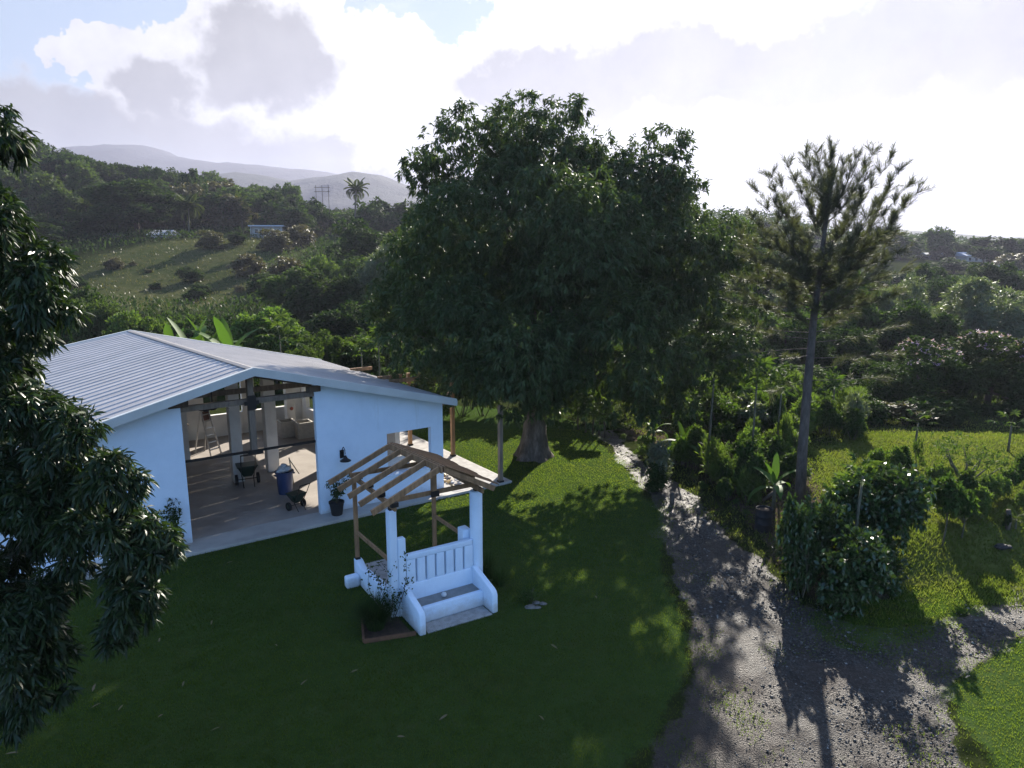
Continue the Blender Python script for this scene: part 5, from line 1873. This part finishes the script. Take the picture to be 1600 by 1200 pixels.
# ------------------------------------------------------------------ middle and far trees
def unit_tree(name, lobes, n, k, L, Wd, mat, droop, trunk_top, tw=.03, seed=0, shell=.28, sub=7, limbs=4, blossoms=None):
    lb = bumpy(lobes, sub, .42, seed)
    fo = crown_mesh('crown', lb, n, k, L, Wd, mat, droop, shell, -.85)
    m = MB()
    m.tube([(0, 0, -.04), (.01, 0, trunk_top * .6), (0, .01, trunk_top)], [tw, tw * .75, tw * .55], 7)
    for i in range(limbs):
        l = lobes[i % len(lobes)]
        limb(m, (0, 0, trunk_top * .8), (l[0], l[1], l[2]), tw * .5, tw * .12, .1, 5, 4)
    tr = m.mesh('trunk', M['bark'], 'all')
    bl = None
    if blossoms:
        C, O = crown_points(lb, blossoms, .1, -.2)
        keep = C[:, 2] > .62
        P, D, l, w = rosettes(C[keep], O[keep], 7, L * .9, Wd * .9, .4)
        V, F = kites(P, D, l, w)
        bl = np_mesh('blossoms', V, F, M['lilac'])
    return fo, tr, bl


def dome(n=7, low=.30, seed=0):
    r = random.Random(seed)
    out = [(0, 0, .62, .34, .34, .34)]
    for i in range(n):
        a = 6.28 * i / n + r.random() * .5
        q = r.uniform(.22, .32)
        out.append((q * math.cos(a), q * math.sin(a), r.uniform(low + .12, .74), r.uniform(.16, .24), r.uniform(.16, .24), r.uniform(.14, .22)))
    out.append((r.uniform(-.12, .12), r.uniform(-.12, .12), .82, .18, .18, .17))
    return out


def bushy(seed):
    r = random.Random(seed)
    out = [(0, 0, .45, .36, .36, .42)]
    for i in range(9):
        a = 6.28 * i / 9 + r.random() * .5
        out.append((r.uniform(.18, .32) * math.cos(a), r.uniform(.18, .32) * math.sin(a), r.uniform(.16, .74), r.uniform(.16, .24), r.uniform(.16, .24), r.uniform(.14, .24)))
    return out


def umbrella(seed):
    r = random.Random(seed)
    return [(r.uniform(-.32, .32), r.uniform(-.32, .32), r.uniform(.72, .92), r.uniform(.14, .22), r.uniform(.14, .22), r.uniform(.06, .10)) for i in range(9)]


MID = {   # finer foliage, for trees up to about 100 m away
    'dome_dark': [unit_tree('t', dome(7, .25, s), 3000, 6, .050, .021, M['leaf_dark'], .4, .45, seed=s) for s in (1, 2)],
    'dome_mid': [unit_tree('t', dome(7, .2, s), 2800, 6, .052, .022, M['leaf_mid'], .3, .42, seed=s) for s in (3, 4)],
    'bush_mid': [unit_tree('t', bushy(s), 2800, 6, .052, .021, M['leaf_mid'], .2, .3, seed=s) for s in (5,)],
    'bush_dark': [unit_tree('t', bushy(s), 3000, 6, .048, .020, M['leaf_dark'], .3, .3, seed=s) for s in (6, 7)],
    'bush_bright': [unit_tree('t', bushy(s), 2600, 6, .055, .022, M['leaf_bright'], .1, .3, seed=s) for s in (8,)],
    'feather': [unit_tree('t', dome(8, .3, s), 2400, 7, .058, .012, M['leaf_silver'], .1, .55, seed=s) for s in (9, 10)],
    'lilac': [unit_tree('t', bushy(s) + [(.34 * math.cos(a), .34 * math.sin(a), .10, .2, .2, .13) for a in (0, .8, 1.6, 2.4, 3.2, 4, 4.8, 5.6)], 6200, 7, .030, .013, M['leaf_dark'], .4, .3, seed=s, blossoms=420) for s in (11, 12)],
}
FAR = {
    'dome_dark': [unit_tree('t', dome(7, .25, s), 760, 5, .085, .045, M['leaf_dark'], .3, .45, seed=s) for s in (21, 22, 23)],
    'dome_mid': [unit_tree('t', dome(7, .25, s), 720, 5, .085, .045, M['leaf_mid'], .3, .45, seed=s) for s in (24, 25)],
    'bush_dark': [unit_tree('t', bushy(s), 760, 5, .085, .045, M['leaf_dark'], .3, .3, seed=s) for s in (26, 27)],
    'bush_olive': [unit_tree('t', bushy(s), 700, 5, .085, .045, M['leaf_olive'], .3, .3, seed=s) for s in (28,)],
    'umbrella': [unit_tree('t', umbrella(s), 420, 5, .075, .036, M['leaf_dark'], .1, .78, .022, seed=s, sub=4, limbs=8) for s in (29, 30)],
}


def tree(kit, kind, x, y, w, h, label, group=None, name='tree', sink=.2):
    t = empty(name, (x, y, gh(x, y) - sink), random.random() * 6.28, label, 'tree', group)
    fo, tr, bl = random.choice(kit[kind])
    link('crown', fo, t); link('trunk', tr, t)
    if bl: link('blossoms', bl, t)
    t.scale = (w, w, h)
    return t


def px_tree(kit, kind, px, top, wpx, Y, label, group=None, name='tree'):
    p = at_y(px, top, Y)
    s = math.hypot(p.x, Y) / FPX
    h = max(1.5, p.z - gh(p.x, Y))
    return tree(kit, kind, p.x, Y, wpx * Y / FPX * 1.12, h * 1.06, label, group, name)


# between the hall and the pasture
HB = 'bushy trees in the dip behind the hall'
for (kind, px, top, w, Y, lab) in [
    ('bush_bright', 425, 466, 132, 49, 'rounded bright green tree rising behind the hall roof'),
    ('bush_mid', 500, 505, 76, 47, 'mid green tree right of the rounded bright tree behind the hall'),
    ('bush_mid', 556, 512, 100, 50, 'leafy tree left of the big mango, behind the hall roof'),
    ('lilac', 608, 512, 70, 52, 'tree with lilac blossom between the hall roof and the big mango'),
    ('bush_dark', 560, 460, 150, 66, 'broad dark tree behind the leafy trees left of the big mango'),
    ('dome_dark', 512, 430, 130, 78, 'dark domed tree at the right edge of the pasture'),
    ('bush_bright', 507, 390, 56, 92, 'small sunlit rounded tree above the dark domed tree by the pasture'),
    ('feather', 620, 372, 110, 84, 'silvery feathery trees just left of the big mango crown'),
    ('bush_dark', 575, 340, 150, 112, 'wide dark tree mass under the skyline palm'),
    ('dome_mid', 462, 412, 110, 88, 'mid green spreading tree on the pasture edge'),
    ('bush_mid', 545, 392, 110, 98, 'olive green tree between the sunlit tree and the wide dark mass'),
    ('bush_mid', 150, 452, 96, 56, 'leafy tree at the left behind the hall, below the pasture'),
    ('bush_bright', 212, 474, 90, 52, 'bright leafy tree behind the far corner of the hall roof'),
    ('bush_mid', 268, 478, 90, 54, 'leafy tree behind the banana plants'),
    ('bush_dark', 330, 482, 100, 52, 'dark bush right of the banana plants, below the pasture'),
    ('bush_dark', 95, 440, 110, 62, 'dark bush between the near mango and the pasture'),
    ('bush_dark', 640, 440, 120, 74, 'dark tree half hidden by the left side of the big mango'),
    ('bush_mid', 470, 530, 80, 44, 'low leafy bush directly above the hall roof ridge end'),
    ('bush_dark', 630, 560, 90, 47, 'dark bush between the papaya and the big mango crown'),
]:
    px_tree(MID, kind, px, top, w, Y, lab)
# right side, beyond the nursery
for (kind, px, top, w, Y, lab) in [
    ('lilac', 1448, 516, 160, 42, 'dark tree with lilac blossom on top, behind the nursery lawn'),
    ('lilac', 1560, 502, 200, 42, 'largest dark tree with lilac flowers at the right edge, behind the nursery lawn'),
    ('bush_dark', 1655, 515, 150, 42, 'dark tree cut by the right edge of the photo behind the nursery'),
    ('bush_dark', 1385, 556, 100, 45, 'low dark tree between the pine and the lilac flowered trees'),
    ('feather', 1412, 437, 104, 66, 'pale feathery tree above the lilac flowered tree'),
    ('feather', 1545, 440, 150, 66, 'broad pale feathery tree at the right above the lilac flowers'),
    ('dome_dark', 1450, 416, 84, 110, 'dark domed tree left of three below the right-hand roofs'),
    ('bush_dark', 1508, 406, 92, 116, 'dark domed tree in the middle of three below the right-hand roofs'),
    ('dome_dark', 1568, 414, 88, 112, 'dark domed tree right of three below the right-hand roofs'),
    ('bush_dark', 1480, 424, 80, 100, 'dark bushy tree in front of the three domed trees at the right'),
    ('dome_mid', 1320, 425, 120, 64, 'loose mid green tree behind the pine crown'),
    ('bush_mid', 1235, 470, 120, 58, 'leafy tree behind the lower left of the pine'),
    ('bush_dark', 1330, 500, 120, 54, 'dark leafy tree behind the lower right of the pine'),
    ('feather', 1265, 420, 110, 75, 'grey green feathery tree behind the pine trunk'),
    ('dome_mid', 1150, 352, 110, 95, 'sunlit rounded tree at the right shoulder of the big mango'),
    ('dome_dark', 1200, 400, 110, 85, 'dark rounded tree between the big mango and the pine'),
    ('bush_dark', 1600, 470, 120, 80, 'dark bush at the right edge above the feathery tree'),
    ('bush_mid', 1120, 560, 120, 50, 'leafy bush behind the lower right of the big mango crown'),
    ('bush_mid', 1240, 560, 120, 48, 'leafy bush behind the pine, above the nursery shrubs'),
    ('bush_mid', 1340, 590, 100, 45, 'mid green bush at the right of the nursery shrubs'),
    ('bush_dark', 960, 560, 160, 55, 'dark bush behind the big mango trunk on the right'),
    ('bush_dark', 800, 560, 160, 56, 'dark bush behind the big mango trunk on the left'),
]:
    px_tree(MID, kind, px, top, w, Y, lab)
for i in range(9):
    p = at(1370 + 30 * i, 690)
    shrub(random.choice(['dark', 'olive', 'dark']), (p.x, 37.5 + random.uniform(-.6, .9), gh(p.x, 37.5)), random.uniform(2.0, 2.8), random.uniform(1.1, 1.6), 'dark bush in the shade at the foot of the lilac flowered trees', 'shrub', 'dark bushes under the lilac flowered trees')
# edge of the pasture and skyline
for (kind, px, top, w, Y, lab) in [
    ('dome_dark', 205, 284, 150, 150, 'huge dark rounded tree at the top of the pasture'),
    ('bush_dark', 95, 330, 130, 140, 'dark tree left of the huge rounded tree, above the pasture'),
    ('bush_dark', 30, 345, 130, 126, 'dark tree behind the near mango at the left, above the pasture'),
    ('bush_dark', 340, 300, 90, 172, 'dark tree right of the leaning coconut palm'),
    ('bush_dark', 452, 308, 76, 168, 'dark rounded tree right of the far house on the skyline'),
    ('umbrella', 420, 300, 56, 172, 'open flat topped tree standing over the far house'),
    ('bush_dark', 492, 306, 56, 180, 'dark tree beside the pole frame on the skyline'),
    ('bush_dark', 588, 305, 76, 172, 'dark rounded tree right of the skyline palm'),
    ('bush_dark', 632, 312, 60, 176, 'dark tree on the skyline next to the big mango crown'),
    ('umbrella', 188, 256, 34, 205, 'flat topped tree highest on the wooded left ridge'),
    ('umbrella', 212, 261, 28, 205, 'small flat topped tree in the middle of the ridge row'),
    ('umbrella', 237, 262, 36, 200, 'flat topped tree at the right of the ridge row'),
    ('dome_dark', 296, 281, 36, 190, 'single round headed tree sticking up from the left ridge'),
    ('dome_dark', 128, 244, 50, 210, 'round headed tree on the left ridge near the mountain'),
    ('dome_dark', 52, 220, 60, 212, 'round headed tree on the highest part of the left ridge'),
    ('dome_mid', 1472, 356, 50, 225, 'open branched tree standing over the skyline at the right'),
    ('bush_dark', 1545, 368, 90, 220, 'broad dark tree on the right skyline above the roofs'),
    ('bush_dark', 1398, 360, 90, 225, 'dark tree on the skyline just right of the pine crown'),
    ('bush_dark', 1600, 372, 70, 220, 'dark tree at the right edge of the skyline'),
]:
    px_tree(FAR if Y > 160 else MID, kind, px, top, w, Y, lab) if kind in (FAR if Y > 160 else MID) else px_tree(FAR, kind, px, top, w, Y, lab)

# forest on the slopes, every tree its own thing
taken = []


def scatter(n, trange, yrange, hrange, wrange, kinds, label, group, avoid):
    made = tries = 0
    while made < n and tries < n * 40:
        tries += 1
        Y = math.sqrt(random.uniform(yrange[0] ** 2, yrange[1] ** 2))
        x = random.uniform(*trange) * Y
        if avoid and avoid(x, Y): continue
        w = random.uniform(*wrange)
        if any((x - a) ** 2 + (Y - b) ** 2 < (.40 * (w + c)) ** 2 for a, b, c in taken): continue
        taken.append((x, Y, w))
        kd = random.choice(kinds)
        lab = {'dome_dark': 'dark round-headed ', 'bush_dark': 'dark bushy ', 'dome_mid': 'paler green round-headed ', 'bush_olive': 'olive brown bushy '}[kd] + label
        kit = MID if Y < 125 else FAR
        if kit is MID and kd == 'bush_olive': kd = 'bush_mid'
        tree(kit, kd, x, Y, w, random.uniform(*hrange), lab, group, 'forest_tree')
        made += 1


def in_pasture(x, Y, margin=-5):
    return poly_sd(np.array([x]), np.array([Y]), PASTURE)[0] > margin


HOUSES = []
scatter(105, (-.86, -.30), (160, 262), (6, 11), (8, 14), ['dome_dark', 'dome_dark', 'bush_dark', 'dome_mid', 'bush_olive'], 'tree in the forest covering the left hillside', 'trees of the forest on the left hillside', in_pasture)
scatter(34, (-.36, .02), (172, 262), (5, 8), (7, 12), ['dome_dark', 'bush_dark', 'dome_mid'], 'tree on the low wooded ridge left of the big mango', 'trees on the low wooded ridge', in_pasture)
scatter(60, (.20, .82), (60, 150), (4.5, 7.5), (7, 13), ['dome_dark', 'dome_dark', 'bush_dark', 'bush_dark', 'dome_mid'], 'tree in the wooded valley behind the pine and the nursery', 'trees of the wooded valley at the right', None)
scatter(55, (.22, .82), (150, 290), (4, 6.5), (8, 13), ['dome_dark', 'bush_dark', 'bush_olive'], 'tree in the distant wood along the right skyline', 'trees of the distant wood at the right', None)


# farther woodland that reads as one mass
def woodland():
    n = 80000
    Y = np.sqrt(rng.uniform(262 ** 2, 640 ** 2, n)); t = rng.uniform(-.95, .95, n)
    x = t * Y
    z = ground_h(x, Y) + 3.0 + 5.0 * fbm(x, Y, 9, 55, 3) - rng.random(n) * 3.5
    P = np.stack([x, Y, z], 1)
    D = unit(rand_dirs(n) + np.array([0, 0, -.2]))
    V, F = kites(P, D, rng.uniform(.9, 1.9, n), rng.uniform(.6, 1.2, n))
    tag(link('woodland', np_mesh('woodland', V, F, M['leaf_dark'])), kind='stuff')


woodland()


def scrub():
    """grass, scrub and low growth on the pasture and in the dip below it"""
    n = 95000
    Y = np.sqrt(rng.uniform(44 ** 2, 172 ** 2, n)); t = rng.uniform(-.85, .30, n); x = t * Y
    sd = poly_sd(x, Y, PASTURE)
    inside = sd > 0
    patch = fbm(x, Y, 16, 61, 3)
    keep = np.where(inside, rng.random(n) < .35 + .65 * (patch > .55), rng.random(n) < .8)
    x, Y, inside, patch = x[keep], Y[keep], inside[keep], patch[keep]
    k = len(x)
    hh = np.where(inside, .3 + 1.2 * np.clip(patch - .45, 0, 1) * 3, 1.3 + 1.2 * fbm(x, Y, 5, 63, 2))
    P = np.stack([x, Y, ground_h(x, Y) + rng.random(k) * hh * .8], 1)
    D = unit(rand_dirs(k) * .7 + np.array([0, 0, .8]))
    L = np.where(inside, rng.uniform(.22, .5, k), rng.uniform(.4, .85, k)); W = L * rng.uniform(.25, .5, k)
    for nm, sel, mat in (('pasture_grass', inside & (patch < .5), M['leaf_olive']), ('scrub', inside & (patch >= .5), M['leaf_mid']), ('undergrowth', ~inside, M['leaf_dark'])):
        V, F = kites(P[sel], D[sel], L[sel], W[sel])
        tag(link(nm, np_mesh(nm, V, F, mat)), kind='stuff')
    n = 26000
    Y = np.sqrt(rng.uniform(33 ** 2, 70 ** 2, n)); t = rng.uniform(.05, .85, n); x = t * Y
    keep = (poly_sd(x, Y, FIELD) < -.6) & ((t < .44) | (Y > 42))
    x, Y = x[keep], Y[keep]; k = len(x)
    P = np.stack([x, Y, ground_h(x, Y) + rng.random(k) * 1.2 * fbm(x, Y, 3, 65, 2)], 1)
    D = unit(rand_dirs(k) + np.array([0, 0, .7]))
    L = rng.uniform(.14, .32, k)
    V, F = kites(P, D, L, L * rng.uniform(.2, .45, k))
    tag(link('undergrowth', np_mesh('undergrowth', V, F, M['leaf_mid'])), kind='stuff')


scrub()
for i in range(14):
    px, py = random.uniform(80, 500), random.uniform(376, 482)
    p = at(px, py)
    if not in_pasture(p.x, p.y, 1): continue
    w = random.uniform(1.2, 3.4)
    tree(FAR, random.choice(['bush_dark', 'bush_olive', 'dome_mid']), p.x, p.y, w, w * random.uniform(.4, .7), 'small round bush scattered in the rough grass of the pasture', 'small bushes scattered in the pasture', 'pasture_bush')
for q_, (px, py, w) in enumerate(sorted([(120, 450, 36), (180, 420, 34), (300, 440, 44), (390, 430, 60), (430, 392, 60), (330, 388, 50), (370, 382, 36), (415, 460, 60), (470, 385, 60), (450, 440, 70), (305, 470, 40), (490, 372, 46)])):
    p = at(px, py); s = p.y / FPX
    tree(FAR, random.choice(['bush_dark', 'bush_olive']), p.x, p.y, w * s, w * s * .62, 'low bush on the pasture slope, %s from the left' % ORD[q_], 'low bushes dotted over the pasture', 'pasture_bush')

# palms
for (px, top, base, Y, fl, lab) in ((292, 322, 374, 152, 3.6, 'coconut palm with drooping fronds at the top of the pasture'), (552, 296, 346, 172, 3.5, 'coconut palm standing out on the skyline'),
                                    (376, 316, 362, 168, 3.0, 'smaller coconut palm near the far house'), (135, 322, 352, 150, 2.4, 'young palm in front of the dark trees on the left slope')):
    p = at_y(px, top, Y)
    palm((p.x, Y, gh(p.x, Y)), max(4.0, p.z - gh(p.x, Y)), fl, lab, 20, .06)

# ------------------------------------------------------------------ far houses and poles
def house(px, py, Y, w, d, h, label, rz=0.0, flat=False, name='house'):
    p = at_y(px, py, Y)
    z = p.z - h
    t = empty(name, (p.x, Y, z), rz, label, 'house')
    MB().box(-w / 2, w / 2, 0, d, -2.5, h * .72).build('wall', M['house_white'], t)
    m = MB()
    if flat:
        m.box(-w / 2 - .5, w / 2 + .5, -.9, d + .3, h * .72 + .01, h * .80)
        for k in range(5):
            x = -w / 2 + w * k / 4
            MB().box(x - .09, x + .09, -.8, -.62, -1, h * .72).build('pillar', M['house_white'], t)
    else:
        m.add([(-w / 2 - .4, -.5, h * .70), (w / 2 + .4, -.5, h * .70), (w / 2 + .4, d / 2, h), (-w / 2 - .4, d / 2, h), (w / 2 + .4, d + .5, h * .70), (-w / 2 - .4, d + .5, h * .70),
               (-w / 2 - .4, -.5, h * .67), (w / 2 + .4, -.5, h * .67), (w / 2 + .4, d + .5, h * .67), (-w / 2 - .4, d + .5, h * .67)],
              [(0, 1, 2, 3), (3, 2, 4, 5), (6, 9, 8, 7), (0, 6, 7, 1), (5, 4, 8, 9), (0, 3, 5, 9, 6), (1, 7, 8, 4, 2)])
    m.build('roof', M['house_roof'], t)
    for k in range(3):
        x = -w / 2 + w * (k + .5) / 3
        fr = MB().box(x - .55, x + .55, -.03, -.004, h * .25, h * .58).build('window', M['trim'], t)
        MB().box(x - .45, x + .45, -.045, -.032, h * .28, h * .55).build('pane', M['glass'], fr)
    return t


house(245, 359, 146, 3.4, 6, 3.2, 'pale blue-white house half hidden by the huge dark tree')
house(170, 364, 146, 2.2, 3, 2.0, 'tiny pale roof at the left end of the pasture top', name='shed')
house(416, 347, 162, 6.6, 6, 3.4, 'flat roofed white house with pillars on the ridge', .1, True)
house(1378, 394, 222, 5.5, 7, 3.5, 'pale blue roofed house behind the right side of the pine', -.1)
house(1478, 395, 222, 9.5, 7, 3.5, 'long low pale roof among the trees at the right')
house(1527, 394, 215, 6.5, 7, 3.5, 'bright zinc roofed house at the right of the long low roof', .15)
house(1600, 410, 190, 4.5, 6, 4.0, 'white house cut by the right edge of the photo', .2)
p = at_y(1376, 371, 212)
t = empty('pole', (p.x, 212, gh(p.x, 212)), 0, 'thin white pole beside the pale blue roofed house', 'pole')
MB().tube([(0, 0, 0), (0, 0, p.z - gh(p.x, 212))], .10, 6).build('shaft', M['house_white'], t, True)
MB().lathe([(.2, 0), (.2, .3)], 8).build('base', M['concrete'], t)
p = at_y(1541, 396, 205)
t = empty('pole', (p.x, 205, gh(p.x, 205)), 0, 'leaning white post right of the bright zinc roof', 'pole')
MB().tube([(-.5, 0, 0), (.1, 0, p.z - gh(p.x, 205))], [.4, .16], 7).build('shaft', M['house_white'], t, True)
MB().lathe([(.5, 0), (.5, .3)], 8).build('base', M['concrete'], t)
p = at_y(503, 292, 188)
g0 = gh(p.x, 188)
t = empty('utility_pole', (p.x, 188, g0), 0, 'double pole frame with crossbars on the skyline', 'utility pole')
for s in (-1.6, 0, 1.6):
    MB().tube([(s, 0, -.3), (s, 0, p.z - g0 + .4)], .07, 6).build('pole', M['wood_dark'], t, True)
for z in (-.2, -1.2):
    MB().box(-2.0, 2.0, -.06, .06, p.z - g0 + z, p.z - g0 + z + .11).build('crossbar', M['wood_dark'], t)

# ------------------------------------------------------------------ air
a = bpy.data.materials.new('haze_air'); a.use_nodes = True
a.node_tree.nodes.clear()
vo = a.node_tree.nodes.new('ShaderNodeVolumePrincipled')
vo.inputs['Color'].default_value = (.41, .43, .57, 1)
vo.inputs['Density'].default_value = .00026
vo.inputs['Anisotropy'].default_value = .36
om = a.node_tree.nodes.new('ShaderNodeOutputMaterial')
a.node_tree.links.new(vo.outputs[0], om.inputs['Volume'])
o = MB().box(-4300, 4300, -3450, 3450, -6.5, 390).build('haze', a)
tag(o, kind='stuff')
